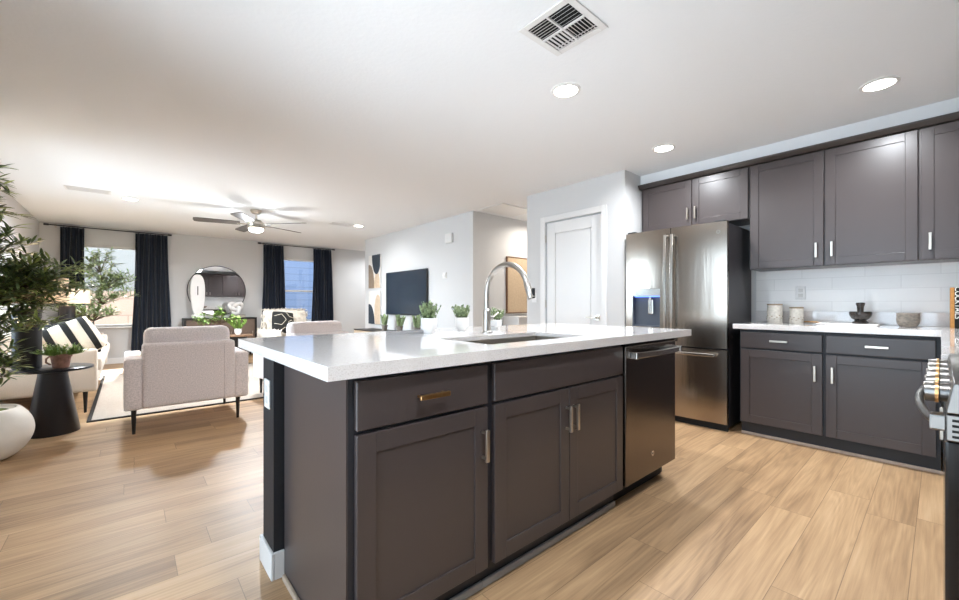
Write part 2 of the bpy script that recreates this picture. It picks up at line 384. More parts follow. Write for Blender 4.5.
# hall ceiling hatch
struct('trim_2', B().box(3.80, 4.5, 3.88, 3.90, H-.014, H).box(3.80, 3.82, 3.90, 4.38, H-.014, H).box(3.82, 4.5, 3.9, 4.38, H-.008, H), 'trimw', .002)

struct('wall_soffit', B().box(4.12, XK, YB+.35, 2.108, 2.3275, H), 'ceil')
# kitchen backsplash tile
struct('trim_3', B().box(XK-.008, XK, YB, 1.14, .914, 1.39), 'tile')
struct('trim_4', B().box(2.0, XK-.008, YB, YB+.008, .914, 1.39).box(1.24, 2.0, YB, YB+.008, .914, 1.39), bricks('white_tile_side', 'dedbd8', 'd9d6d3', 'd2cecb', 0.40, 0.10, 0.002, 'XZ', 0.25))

# ------------------------------------------------------------------ island
pw = struct('wall_island', B().box(.43, 2.62, 1.722, 1.88, 0, .872), 'pony')
struct('baseboard_island', B().box(.418, .43, 1.708, 1.894, 0, .105).box(.43, .468, 1.708, 1.722, 0, .105).box(.43, 2.634, 1.88, 1.894, 0, .105).box(2.62, 2.634, 1.722, 1.88, 0, .105), 'trimw', .003)

def slab_hole(x0, x1, y0, y1, z0, z1, hx0, hx1, hy0, hy1):
    b = B(); X = [x0, hx0, hx1, x1]; Y = [y0, hy0, hy1, y1]
    V = [[b.bm.verts.new((x, y, z0)) for y in Y] for x in X]; fs = []
    for i in range(3):
        for j in range(3):
            if (i, j) != (1, 1): fs.append(b.bm.faces.new((V[i][j], V[i+1][j], V[i+1][j+1], V[i][j+1])))
    r = bmesh.ops.extrude_face_region(b.bm, geom=fs)
    bmesh.ops.translate(b.bm, vec=(0, 0, z1-z0), verts=[g for g in r['geom'] if isinstance(g, bmesh.types.BMVert)])
    return b
SX0, SX1, SY0, SY1 = 1.11, 1.80, 1.21, 1.56
ct = slab_hole(.395, 2.744, 1.061, 2.201, .893, .914, SX0, SX1, SY0, SY1)
def ring_down(b, x0, x1, y0, y1, t, z0, z1):
    o_ = [(x0, y0), (x1, y0), (x1, y1), (x0, y1)]; i_ = [(x0+t, y0+t), (x1-t, y0+t), (x1-t, y1-t), (x0+t, y1-t)]
    V = [[b.bm.verts.new((*p, z)) for p in q] for q, z in ((o_, z1), (o_, z0), (i_, z0), (i_, z1))]
    for A, C in zip(V, V[1:]):
        for k in range(4): b.bm.faces.new((A[k], A[(k+1) % 4], C[(k+1) % 4], C[k]))
ring_down(ct, .395, 2.744, 1.061, 2.201, .028, .874, .893)
bmesh.ops.remove_doubles(ct.bm, verts=ct.bm.verts, dist=1e-5)
o = obj('countertop', ct, 'quartz', None)
tag(o, 'long white speckled quartz countertop on the kitchen island, with the sink cut into it', 'countertop')

def shaker(x0, x1, z0, z1, y, rail=.06, th=.02):
    """door in local coordinates, front facing -y at y"""
    b = B(); b.box(x0, x0+rail, y, y+th, z0, z1).box(x1-rail, x1, y, y+th, z0, z1).box(x0+rail, x1-rail, y, y+th, z0, z0+rail).box(x0+rail, x1-rail, y, y+th, z1-rail, z1)
    b.box(x0+rail-.001, x1-rail+.001, y+.006, y+th-.002, z0+rail-.001, z1-rail+.001); return b
def pull(parent, x, z, y, vertical=True, L=.115, m='nickel', label=None):
    b = B(); r = .0075; o_ = .034
    if vertical:
        b.rbox(x-r, x+r, y-o_, y-o_+.012, z-L/2, z+L/2, .002, 2)
        for s in (-1, 1): b.box(x-.004, x+.004, y-o_+.01, y, z+s*(L/2-.012)-.005, z+s*(L/2-.012)+.005)
    else:
        b.rbox(x-L/2, x+L/2, y-o_, y-o_+.012, z-r, z+r, .002, 2)
        for s in (-1, 1): b.box(x+s*(L/2-.012)-.005, x+s*(L/2-.012)+.005, y-o_+.01, y, z-.004, z+.004)
    o = obj('handle', b, m, parent, .001)
    if label: o['label'] = label
    return o
def door(parent, x0, x1, z0, z1, hx, hz, y=0, label=None):
    d = obj('door', shaker(x0, x1, z0, z1, y), 'cab', parent, .002); pull(d, hx, hz, y); return d
def drawer(parent, x0, x1, z0, z1, y=0, handle=True, m='nickel', L=.115, hl=None):
    d = obj('drawer', B().box(x0, x1, y, y+.02, z0, z1), 'cab', parent, .0035)
    if handle: pull(d, (x0+x1)/2, (z0+z1)/2, y, False, L, m, hl)
    return d
# local frame for base cabinets: x along width, y into cabinet, origin at front-left floor, door front plane y=0
def carcass(parent, w_, depth=.60, h=.874, toe=.062, toeh=.105, open_top=False):
    b = B().box(0, .018, .02, depth, toeh, h).box(w_-.018, w_, .02, depth, toeh, h).box(.018, w_-.018, depth-.012, depth, toeh, h).box(.018, w_-.018, .02, depth-.012, toeh, toeh+.018)
    if not open_top: b.box(.018, w_-.018, .04, depth-.012, h-.02, h)
    ff = B().box(.0005, w_-.0005, .0185, .0199, toeh, toeh+.014).box(.0005, w_-.0005, .0185, .0199, h-.03, h-.0005).box(.0005, .04, .0185, .0199, toeh+.014, h-.03).box(w_-.04, w_-.0005, .0185, .0199, toeh+.014, h-.03).box(.04, w_-.04, .0185, .0199, .690, .735)
    if w_ > .9: ff.box(w_/2-.02, w_/2+.02, .0185, .0199, toeh+.014, .690)
    obj('face_frame', ff, 'gapshade', parent)
    obj('body', b, 'cab', parent, .001)
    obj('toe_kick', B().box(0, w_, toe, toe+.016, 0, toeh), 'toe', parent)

c = thing('base_cabinet', 'taupe island base cabinet with one drawer and door, nearest the black wall post', 'cabinet', (.47, 1.091, 0))
carcass(c, .545, .615)
drawer(c, .02, .522, .715, .858, m='brass', hl='warm brass-toned bar handle')
door(c, .02, .522, .112, .703, .495, .572)
obj('end_panel', B().box(-.004, 0, .02, .617, 0, .872), 'cab', c)
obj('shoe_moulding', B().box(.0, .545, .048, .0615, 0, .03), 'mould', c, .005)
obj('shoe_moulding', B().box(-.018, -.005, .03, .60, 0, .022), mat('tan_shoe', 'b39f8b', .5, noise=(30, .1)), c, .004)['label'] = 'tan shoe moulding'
c = thing('sink_cabinet', 'taupe island sink cabinet with a false drawer front over two doors, left of the dishwasher', 'cabinet', (1.015, 1.091, 0))
carcass(c, .943, .615, open_top=True)
drawer(c, .013, .930, .715, .858, handle=False)
door(c, .013, .468, .112, .703, .445, .575); door(c, .474, .930, .112, .703, .497, .575)
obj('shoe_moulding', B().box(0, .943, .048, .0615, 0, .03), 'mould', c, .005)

# dishwasher
c = thing('dishwasher', 'dark stainless dishwasher built into the right end of the island', 'dishwasher', (1.962, 1.085, 0))
obj('tub', B().box(.002, .602, .03, .60, .10, .868), 'gasket', c)
dr = obj('door', B().rbox(.004, .600, 0, .03, .115, .855, .006, 3), 'dwsteel', c)
obj('control_strip', B().box(.008, .596, .004, .03, .855, .868), 'black', c)
pts = [(.035+.53*t, -.045-.016*math.sin(PI*t), .808) for t in [i/14 for i in range(15)]]
hb = B()
for p, q in zip(pts, pts[1:]): pass
def ribbon(pts, hh, tt):
    b = B(); rings = []
    for x, y, z in pts: rings.append([b.bm.verts.new(v) for v in ((x, y, z-hh), (x, y+tt, z-hh), (x, y+tt, z+hh), (x, y, z+hh))])
    b.skin(rings); return b
hb = ribbon(pts, .015, .014)
for x in (.035, .565): hb.box(x-.012, x+.012, -.05, .001, .79, .826)
obj('handle', hb, 'steelh', dr, .003)
lg = obj('emblem', B().cyl((.30, -.0015, .225), (.30, .001, .225), .016, n=32), 'steelh', dr)
obj('toe_kick', B().box(.01, .594, .09, .10, 0, .10), 'gasket', c)
c = obj('island_side_panel', B().box(2.570, 2.588, 1.18, 1.70, 0, .872), 'cab', None, .001)
tag(c, 'narrow taupe end panel closing the island beside the dishwasher', 'panel')

def text(s, size, mtx, m, parent, name='lettering', depth=.0006, align='CENTER'):
    cu = bpy.data.curves.new('t', 'FONT'); cu.body = s; cu.size = size; cu.extrude = depth; cu.align_x = align; cu.align_y = 'CENTER'
    t = bpy.data.objects.new('t', cu); COL.objects.link(t); bpy.context.view_layer.update()
    me = bpy.data.meshes.new_from_object(t.evaluated_get(bpy.context.evaluated_depsgraph_get())); bpy.data.objects.remove(t)
    me.transform(mtx); me.materials.clear(); me.materials.append(M_[m]); me.name = name
    return link(name, me, parent)
text('GE', .013, Matrix.Translation((.30, -.002, .225)) @ Matrix.Rotation(PI/2, 4, 'X'), 'dark', lg)

# sink basin (undermount)
c = thing('kitchen_sink', 'rectangular stainless undermount sink set in the island countertop', 'sink', (0, 0, 0))
t_ = .004; z0 = .66; z1 = .8925
b = B().box(SX0-.02, SX0-.006, SY0-.02, SY1+.02, z0, z1).box(SX1+.006, SX1+.02, SY0-.02, SY1+.02, z0, z1).box(SX0-.006, SX1+.006, SY0-.02, SY0-.006, z0, z1).box(SX0-.006, SX1+.006, SY1+.006, SY1+.02, z0, z1).box(SX0-.02, SX1+.02, SY0-.02, SY1+.02, z0-.01, z0)
c.location = (1.455, 1.385, z0-.01)
for o_ in (b,): bmesh.ops.translate(o_.bm, vec=(-1.455, -1.385, -(z0-.01)), verts=o_.bm.verts)
obj('basin', b, 'sinksteel', c, .002)
obj('drain', B().lathe([(.0, .0101), (.045, .0101), (.05, .013), (.055, .0105)], n=24), 'chrome', c)

# faucet
c = thing('kitchen_faucet', 'tall brushed gooseneck pull-down faucet standing behind the island sink', 'faucet', (1.53, 1.69, .914))
obj('base', B().lathe([(.030, 0), (.030, .006), (.026, .012), (.0225, .014), (.0215, .13), (.0165, .135)]), 'chrome', c, smooth='auto')
R = .155; pts = [(0, 0, .13), (0, 0, .18), (0, 0, .222)] + [(0, -R+R*math.cos(a), .222+R*math.sin(a)) for a in [math.radians(k) for k in range(8, 166, 8)]]
e = Vector(pts[-1]); dirv = (Vector(pts[-1])-Vector(pts[-2])).normalized()
obj('spout', B().tube(pts, .0145, 20), 'chrome', c, smooth='auto')
obj('spray_head', B().tube([e, e+dirv*.01, e+dirv*.05, e+dirv*.085, e+dirv*.09], [.0155, .018, .019, .0205, .018], 20), 'chrome', c, smooth='auto')
q = e+dirv*.055
obj('spray_button', B().rbox(-.008, .008, q.y-.03, q.y-.018, q.z-.03, q.z+.02, .004, 2), 'blackm', c)
lv = B().cyl((.018, 0, .085), (.042, 0, .085), .014, .014).tube([(.038, 0, .087), (.06, .004, .095), (.10, .012, .115)], [.007, .006, .005], 12)
obj('lever', lv, 'chrome', c, smooth='auto')

# outlet on black post
def outlet(loc, rz, label, m='trimw', kind='outlet'):
    c = thing('electrical_outlet' if kind == 'outlet' else 'light_switch', label, 'outlet' if kind == 'outlet' else 'switch', loc, rz)
    obj('plate', B().box(-.036, .036, 0, .006, -.058, .058), m, c, .002)
    if kind == 'outlet':
        for z in (-.022, .022): obj('socket', B().rbox(-.016, .016, -.002, .001, z-.015, z+.015, .004, 2), mat('socket_grey', 'c9c6c2', .4), c)
    else: obj('rocker', B().box(-.016, .016, -.004, .001, -.033, .033), m, c, .002)
    return c
outlet((.423, 1.80, .715), -PI/2, 'white electrical outlet on the black end post of the island')
outlet((XK-.0145, .808, 1.174), -PI/2, 'white electrical outlet on the tiled backsplash above the right counter')
outlet((XP-.0065, 3.32, 1.155), -PI/2, 'white light switch plate on the wall left of the pantry door', kind='switch')
c = outlet((XP+.05, 8.0665, 1.42), PI, 'thin light switch on the far end of the television wall', kind='switch')

# ------------------------------------------------------------------ right kitchen run  (local x -> world -Y, local y -> world +X)
RZ = -PI/2
c = thing('base_cabinet', 'taupe base cabinet with drawer and door, directly right of the refrigerator', 'cabinet', (3.82, 1.10, 0), RZ)
carcass(c, .54, .60); drawer(c, .012, .530, .722, .850); door(c, .012, .530, .115, .708, .490, .566)
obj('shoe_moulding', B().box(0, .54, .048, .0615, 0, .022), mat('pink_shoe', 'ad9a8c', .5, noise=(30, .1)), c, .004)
c = thing('base_cabinet', 'taupe base cabinet with drawer and door, in the corner below the stone bowl', 'cabinet', (3.82, .56, 0), RZ)
carcass(c, .56, .60); drawer(c, .010, .540, .722, .850); door(c, .010, .540, .115, .708, .048, .566)
obj('shoe_moulding', B().box(0, .58, .048, .0615, 0, .022), bpy.data.materials['pink_shoe'], c, .004)
# leg along the back wall (front faces +Y): local x -> -X
c = thing('base_cabinet', 'taupe corner base cabinet run seen edge-on between the corner and the range', 'cabinet', (3.81, -.03, 0), PI)
carcass(c, 1.79, .60)
drawer(c, .62, 1.19, .722, .850); drawer(c, 1.20, 1.78, .722, .850)
door(c, .62, 1.19, .115, .708, 1.14, .57); door(c, 1.20, 1.78, .115, .708, 1.25, .57)
obj('filler', B().box(.0, .61, 0.005, .02, .105, .872), 'cab', c)
b = B(); poly = [(3.79, 1.14), (XK-.008, 1.14), (XK-.008, YB+.008), (2.004, YB+.008), (2.004, 0.0), (3.79, 0.0)]
b.prism(poly, 'z', .874, .914)
o = obj('countertop', b, 'quartz', None, .0025); tag(o, 'white quartz L-shaped countertop along the right kitchen wall', 'countertop')
o = obj('countertop_upstand', B().box(XK-.026, XK-.008, YB+.026, 1.14, .914, 1.016).box(2.004, XK-.008, YB+.008, YB+.026, .914, 1.016), 'quartz', None, .002)
tag(o, 'low white quartz upstand at the back of the right countertop', 'backsplash')

def upper(loc, rz, w_, z0, z1, doors, label, depth=.33):
    c = thing('upper_cabinet', label, 'cabinet', loc, rz)
    obj('body', B().box(0, w_, .02, depth+.015, z0, z1), 'cab', c, .001)
    for (x0, x1, hx) in doors: door(c, x0, x1, z0+.004, z1-.004, hx, z0+.125)
    return c
UX = 4.10
upper((UX, 2.09, 0), RZ, .985, 1.828, 2.285, [(.02, .505, .475), (.512, .975, .545)], 'short taupe two-door upper cabinet over the refrigerator')
upper((UX, 1.105, 0), RZ, 1.005, 1.378, 2.285, [(.010, .500, .458), (.510, 1.000, .552)], 'taupe two-door upper cabinet right of the refrigerator, over the jars')
upper((UX, .10, 0), RZ, .42, 1.378, 2.285, [(.010, .415, .052)], 'taupe upper cabinet at the right edge, over the stone bowl')
c = upper((4.45, -.33, 0), PI, 2.45, 1.378, 2.285, [(.36, .90, .85), (.91, 1.45, .96), (1.46, 1.95, 1.90), (1.96, 2.44, 2.01)], 'taupe upper cabinet run over the counter along the back kitchen wall', .305)
upper((2.0, -.33, 0), PI, .76, 1.87, 2.285, [(.005, .377, .34), (.383, .755, .42)], 'short taupe upper cabinet over the microwave', .315)
# crown moulding
b = B(); prof = [(UX-.005, 2.2858), (UX-.02, 2.289), (UX-.045, 2.315), (UX-.05, 2.326), (UX+.02, 2.326), (UX+.02, 2.2858)]
A_ = [b.bm.verts.new((x, 2.105, z)) for x, z in prof]; C_ = [b.bm.verts.new((x, -.33-(UX-x) * -1 if False else -.33, z)) for x, z in prof]
n = len(prof); b.bm.faces.new(A_); b.bm.faces.new(C_[::-1])
for i in range(n): b.bm.faces.new((A_[i], C_[i], C_[(i+1) % n], A_[(i+1) % n]))
b.box(UX+.02, XK, -.33, 2.105, 2.2862, 2.326)
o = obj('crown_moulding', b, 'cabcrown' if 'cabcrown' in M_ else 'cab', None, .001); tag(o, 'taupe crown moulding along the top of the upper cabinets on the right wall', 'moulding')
o = obj('crown_moulding', B().prism([(-.335, 2.286), (-.28, 2.326), (-.655, 2.326), (-.655, 2.286)], 'x', 1.24, 4.05), 'cab', None, .001)
tag(o, 'taupe crown moulding over the back wall cabinets', 'moulding')

# ------------------------------------------------------------------ refrigerator (local x -> world -Y, y -> +X), front at y=0
c = thing('refrigerator', 'stainless french-door refrigerator with ice dispenser and bottom freezer drawer', 'refrigerator', (3.745, 2.085, 0), RZ)
FW = .912
obj('case', B().box(.004, FW-.004, .075, .69, .03, 1.765), 'fridge_side', c, .004)
obj('base_grille', B().box(.01, FW-.01, .06, .09, .0, .055), 'gasket', c)
def bow(x0, x1, z0, z1, hole=None, r=.012):
    """door with slightly bowed front"""
    n = 14; b = B()
    f = lambda x: .004 + .05*((x-FW/2)/(FW/2))**2 * .5
    rows = []
    xs = [x0+(x1-x0)*i/n for i in range(n+1)]
    front = [(x, f(x) + (r if i in (0, n) else 0)) for i, x in enumerate(xs)]
    poly = front + [(x1, .07), (x0, .07)]
    b.prism(poly, 'z', z0, z1); return b
dl = B()
DX0, DX1, DZ0, DZ1 = .075, .355, .86, 1.225
f = lambda x: .004 + .025*((x-FW/2)/(FW/2))**2
def bowseg(b, x0, x1, z0, z1, yoff=0, n=8):
    xs = [x0+(x1-x0)*i/n for i in range(n+1)]
    b.prism([(x, f(x)+yoff) for x in xs] + [(x1, .07), (x0, .07)], 'z', z0, z1)
MID = FW/2
bowseg(dl, .003, DX0, .70, 1.775); bowseg(dl, DX0, DX1, DZ1, 1.775); bowseg(dl, DX0, DX1, .70, DZ0); bowseg(dl, DX1, MID-.003, .70, 1.775)
dl.box(DX0, DX1, .066, .072, DZ0, DZ1)
bmesh.ops.remove_doubles(dl.bm, verts=dl.bm.verts, dist=.0001)
d1 = obj('door', dl, 'steel', c, smooth='auto')
dr_ = B(); bowseg(dr_, MID+.003, FW-.003, .70, 1.775, n=14); d2 = obj('door', dr_, 'steel', c, smooth='auto')
fz = B(); bowseg(fz, .003, FW-.003, .065, .688, n=20); d3 = obj('freezer_drawer', fz, 'steel', c, smooth='auto')
for hx in (.02, FW-.10): obj('hinge_cover', B().box(hx, hx+.08, .03, .12, 1.766, 1.79), 'blackm', c, .003)
# dispenser
dp = obj('dispenser', B().box(DX0+.001, DX1-.001, f(DX0+.14)-.004, .05, 1.155, DZ1-.001), 'steelh', d1, .002)
obj('dispenser_recess', B().box(DX0+.001, DX0+.008, .02, .066, DZ0+.001, 1.154).box(DX1-.008, DX1-.001, .02, .066, DZ0+.001, 1.154).box(DX0+.008, DX1-.008, .062, .066, DZ0+.001, 1.154).box(DX0+.008, DX1-.008, .015, .062, DZ0+.001, DZ0+.012), mat('slate_plastic', '4f545f', .35, noise=(6, .1)), d1)
obj('dispenser_lamp', B().box(DX0+.02, DX1-.02, .03, .055, 1.146, 1.153), 'blueled', d1)
obj('dispenser_paddle', B().rbox(DX0+.15, DX0+.20, .035, .045, .98, 1.12, .006, 2).box(DX0+.165, DX0+.185, .03, .05, 1.12, 1.145), 'steelh', d1)
def vhandle(x, par):
    pts = [(x, -.052-.018*math.sin(PI*t), .74+.97*t) for t in [i/16 for i in range(17)]]
    b = B(); rings = []
    for X, Y, Z in pts: rings.append([b.bm.verts.new(v) for v in ((X-.013, Y, Z), (X+.013, Y, Z), (X+.013, Y+.016, Z), (X-.013, Y+.016, Z))])
    b.skin(rings)
    for z in (.75, 1.70): b.box(x-.011, x+.011, -.045, .006, z-.012, z+.012)
    obj('handle', b, 'steelh', par, .004)
vhandle(MID-.030, d1); vhandle(MID+.030, d2)
b = ribbon([(.08+.752*t, -.050-.014*math.sin(PI*t), .645) for t in [i/16 for i in range(17)]], .013, .016)
for x in (.09, .822): b.box(x-.014, x+.014, -.045, .018, .632, .658)
obj('handle', b, 'steelh', d3, .004)
lg = obj('emblem', B().cyl((.845, f(.845)-.002, 1.69), (.845, f(.845)+.002, 1.69), .017, n=32), 'steelh', d2)
text('GE', .014, Matrix.Translation((.845, f(.845)-.003, 1.69)) @ Matrix.Rotation(PI/2, 4, 'X'), 'dark', lg)

# ------------------------------------------------------------------ range (faces +Y) local: x -> -X, front y=0
c = thing('range', 'stainless gas range with knobs and black oven door, seen edge-on at the right edge', 'stove', (2.02, -.005, 0), PI)
obj('body', B().box(0, .76, .03, .635, .02, .905), 'black', c, .003)
obj('oven_door', B().rbox(.004, .756, 0, .03, .17, .797, .005, 2), 'black', c)
obj('storage_drawer', B().rbox(.004, .756, 0, .03, .03, .162, .005, 2), 'black', c)
vb = B().box(.004, .7585, .002, .10, .80, .853)
vp = obj('vent_strip', vb, 'rangesteel', c, .002)
for xa, xb in ((.56, .745), (.02, .20)):
    b = B()
    for i in range(4): b.box(xa, xb, .0015, .006, .807+i*.011, .812+i*.011)
    obj('vent_slots', b, 'dark', vp)
b = B()
for i in range(4): b.box(.7575, .7595, .010, .09, .807+i*.011, .812+i*.011)
obj('side_vent_slots', b, 'dark', vp)
obj('control_panel', B().prism([(.002, .856), (.10, .856), (.10, .918), (.012, .918)], 'x', .002, .7585), 'rangesteel', c, .002)
obj('cooktop', B().box(0, .76, .05, .635, .905, .918), 'rangesteel', c, .003)
b = B()
for k in range(3):
    x0 = .02+k*.243
    for yy in (.10, .22, .34, .46, .58): b.box(x0, x0+.233, yy-.006, yy+.006, .935, .950)
    for xx in (x0+.006, x0+.116, x0+.227): b.box(xx-.006, xx+.006, .10, .58, .935, .950)
    for xx in (x0+.006, x0+.227):
        for yy in (.10, .58): b.box(xx-.008, xx+.008, yy-.008, yy+.008, .9185, .936)
obj('grate', b, 'blackm', c, .002)
for i in range(5):
    x = .10+i*.14
    k = obj('knob', B().cyl((x, .012, .885), (x, -.008, .884), .020, .021, 28).cyl((x, -.008, .884), (x, -.031, .883), .0225, .021, 28), 'rangesteel', c, .002, smooth='auto')
    obj('knob_ring', B().cyl((x, -.0085, .884), (x, -.014, .884), .0235, n=28), 'brass', k)
pts = [(.05+.66*t, -.014-.030*math.sin(PI*t)**.8, .828) for t in [i/20 for i in range(21)]]
b = B().tube(pts, .008, 14)
obj('handle', b, 'rangesteel', c, smooth='auto')
for x in (.05, .71): obj('handle_bracket', B().rbox(x-.02, x+.02, -.022, .004, .812, .845, .004, 2), 'rangesteel', c)
# microwave over range
c = thing('microwave', 'stainless over-the-range microwave on the back kitchen wall, seen in the round mirror', 'microwave', (2.0, -.27, 0), PI)
obj('body', B().box(0, .76, .02, .38, 1.43, 1.862), 'steelh', c, .004); obj('door', B().rbox(.2, .757, 0, .02, 1.435, 1.858, .004, 2), 'black', c); obj('control_panel', B().box(.004, .195, .003, .02, 1.435, 1.858), 'steelh', c)
obj('handle', B().cyl((.23, -.03, 1.48), (.23, -.03, 1.81), .009), 'steelh', c)

# ------------------------------------------------------------------ things on the right counter
Z = .914
def crock(name, y, x, r, h, label, vee):
    c = thing(name, label, 'jar', (x, y, Z))
    obj('body', B().lathe([(r*.94, 0), (r, .008), (r, h-.012), (r*.97, h-.006), (r*.9, h-.006), (r*.9, h-.03)]), 'crock', c, smooth='auto')
    obj('rim', B().lathe([(r*.98, h-.0055), (r*1.03, h-.003), (r*1.03, h+.004), (r*.98, h+.006)]), 'rim', c, smooth='auto')
    b = B()
    for i in range(10):
        a = PI+ (i-4.5)*.32
        b.rbox(r*math.cos(a)-.002, r*math.cos(a)+.002, r*math.sin(a)-.006, r*math.sin(a)+.006, h*(.2+.25*((i*7) % 5)/5), h*(.24+.25*((i*7) % 5)/5), .001, 1)
    obj('motif', b, 'rim', c)
crock('ceramic_jar', .953, 4.25, .055, .158, 'taller speckled cream ceramic jar with brown rim, next to the refrigerator', 1)
crock('ceramic_jar', .800, 4.24, .047, .132, 'shorter speckled cream ceramic jar with brown rim, right of the taller jar', 0)
c = thing('serving_board', 'long white marble serving board with a gold handle lying on the right counter', 'board', (4.22, .48, Z), 0)
obj('slab', B().rbox(-.085, .085, -.175, .175, 0, .014, .005, 2), 'marble', c)
obj('handle', B().tube([(-.02, .17, .012), (-.03, .19, .018), (-.02, .24, .018), (0, .262, .018), (.02, .24, .018), (.03, .19, .018), (.02, .17, .012)], .005, 10), 'brass', c, smooth='auto')
c = thing('mortar_and_pestle', 'dark veined marble mortar standing on the white serving board', 'mortar', (4.22, .405, Z+.0145))
obj('bowl', B().lathe([(.046, 0), (.048, .010), (.036, .020), (.034, .026), (.052, .040), (.063, .062), (.066, .082), (.062, .092), (.052, .090), (.045, .062), (.01, .045)]), 'mortar', c, smooth='auto')
obj('pestle', B().lathe([(.014, .046), (.022, .055), (.018, .09), (.021, .13), (.027, .150), (.025, .160), (.01, .162)]), 'mortar', c, smooth='auto')
c = thing('stone_bowl', 'round carved grey stone bowl on the counter right of the mortar', 'bowl', (4.20, .155, Z))
b = B().lathe([(.036, 0), (.046, .006), (.057, .028), (.0595, .055), (.057, .084), (.060, .098), (.054, .099), (.050, .06), (.01, .015)], n=48)
obj('body', b, 'stone', c, smooth='auto')
for zz in (.082, .072): obj('carved_band', B().lathe([(.0575, zz-.003), (.0605, zz), (.0575, zz+.003)], n=48, cap=False), 'stone', c, smooth=True)
# cookbook in the corner
c = thing('cookbook', 'large black cookbook with white spine lettering and gold edge, upright in the corner', 'book', (4.20, 0, Z))
obj('spine', B().box(-.012, -.0, -.125, -.0605, 0, .274), 'ink', c, .002)
obj('cover', B().box(0, .20, -.125, -.121, 0, .274), 'ink', c, .001)
obj('pages', B().box(.0, .195, -.120, -.061, .004, .270), 'cream', c)
obj('board', B().box(-.013, .20, -.060, -.041, 0, .276), 'orange', c, .001)['label'] = 'gold-brown edge board'
text('COCKTAILS', .040, Matrix.Translation((-.0125, -.074, .172)) @ Matrix(((0, 0, -1, 0), (0, -1, 0, 0), (-1, 0, 0, 0), (0, 0, 0, 1))), 'lettering', c, 'spine_lettering')
c = thing('serving_bowl', 'dark brown wooden bowl on the counter beyond the range', 'bowl', (2.32, -.17, Z))
obj('body', B().lathe([(.05, 0), (.09, .02), (.11, .06), (.105, .062), (.08, .025), (.01, .01)]), 'wood', c, smooth='auto')

# ------------------------------------------------------------------ plants
rnd = random.Random(5)
def succulent(loc, label, r, hp, hf, seed, m='jade', potm='pot', group=None, lean=0, spread=1.0, stems=30, name='potted_succulent', ll=.024):
    R_ = random.Random(seed); c = thing(name, label, 'plant', loc, 0, group)
    if potm == 'pot': prof = [(r*.55, 0), (r*.62, .004), (r*.66, .012), (r*.95, hp*.35), (r, hp*.7), (r*.98, hp), (r*.9, hp), (r*.88, hp*.85)]
    else: prof = [(r*.7, 0), (r*.75, .003), (r*.95, hp*.8), (r*1.08, hp*.82), (r*1.08, hp), (r*.92, hp), (r*.9, hp*.9)]
    obj('pot', B().lathe(prof), potm, c, smooth='auto')
    obj('soil', B().lathe([(.001, hp*.84), (r*.89, hp*.84), (r*.85, hp*.88), (.001, hp*.9)], n=20), 'soil', c)
    b = B()
    for i in range(stems):
        a = R_.uniform(0, 2*PI); rr = r*.65*math.sqrt(R_.random()); h = hf*R_.uniform(.6, 1.0)*(1-.25*rr/r)
        p0 = Vector((rr*math.cos(a), rr*math.sin(a), hp*.86)); tip = p0+Vector((math.cos(a)*rr*spread+lean, math.sin(a)*rr*spread, h))
        b.tube([p0, tip], [.0018, .001], 5)
        nn = int(h/.0085)
        for k in range(nn):
            t = (k+1)/nn; p = p0.lerp(tip, t); az = k*2.4+i
            d = Vector((math.cos(az), math.sin(az), .9+.6*t))
            b.leaf(p, d, Vector((0, 0, 1)), ll*R_.uniform(.8, 1.15)*(1-.25*t), ll*.5, -.15, 3)
    obj('foliage', b, m, c, recalc=False, smooth=True)
    return c
succulent((1.287, 1.911, Z), 'green succulent in a white pot on the island, leftmost of the three by the faucet', .047, .085, .105, 3, lean=.004)
succulent((1.575, 1.975, Z), 'green succulent in a white pot on the island, between the left one and the faucet', .044, .080, .095, 8, lean=-.008)
succulent((1.845, 1.955, Z), 'green succulent in a white pot on the island, standing right behind the faucet', .044, .060, .080, 12, spread=1.6)

def tree(c, base, top, trunk_pts, blobs, nleaf, ll, lw, leafm, seed, stem_m='bark', r0=.014, leaf2=None, trunk_name='trunk'):
    R_ = random.Random(seed)
    b = B(); b.tube(trunk_pts, [r0*(1-.6*i/(len(trunk_pts)-1)) for i in range(len(trunk_pts))], 8)
    nodes = [Vector(p) for p in trunk_pts[1:]]
    fb = B(); fb2 = B(); per = nleaf//len(blobs)
    for (cx, cy, cz, rx, rz) in blobs:
        cc = Vector((cx, cy, cz)); st = min(nodes, key=lambda n: (n-cc).length + (0 if n.z < cz else .3))
        ntw = max(4, per//14)
        for k in range(ntw):
            while True:
                v = Vector((R_.uniform(-1, 1), R_.uniform(-1, 1), R_.uniform(-1, 1)))
                if .2 < v.length < 1: break
            tip = cc+Vector((v.x*rx, v.y*rx, v.z*rz)); tip.x = max(tip.x, XL+.12-c.location.x); mid = st.lerp(tip, .5)+Vector((R_.uniform(-.03, .03), R_.uniform(-.03, .03), R_.uniform(0, .05)))
            b.tube([st, mid, tip], [.004, .0025, .001], 5)
            d0 = (tip-mid).normalized()
            for j in range(14):
                t = j/13; p = mid.lerp(tip, .25+.75*t); az = R_.uniform(0, 2*PI)
                d = (d0*.75+Vector((math.cos(az), math.sin(az), R_.uniform(-.4, .7)))).normalized()
                (fb2 if (leaf2 and R_.random() < .3) else fb).leaf(p, d, Vector((0, 0, 1)), ll*R_.uniform(.7, 1.2), lw*R_.uniform(.8, 1.2), .25*R_.random(), 4)
    obj(trunk_name, b, stem_m, c, smooth=True); obj('foliage', fb, leafm, c, recalc=False, smooth=True)
    if leaf2: obj('foliage', fb2, leaf2, c, recalc=False, smooth=True)['label'] = 'lighter yellow-green leaves'
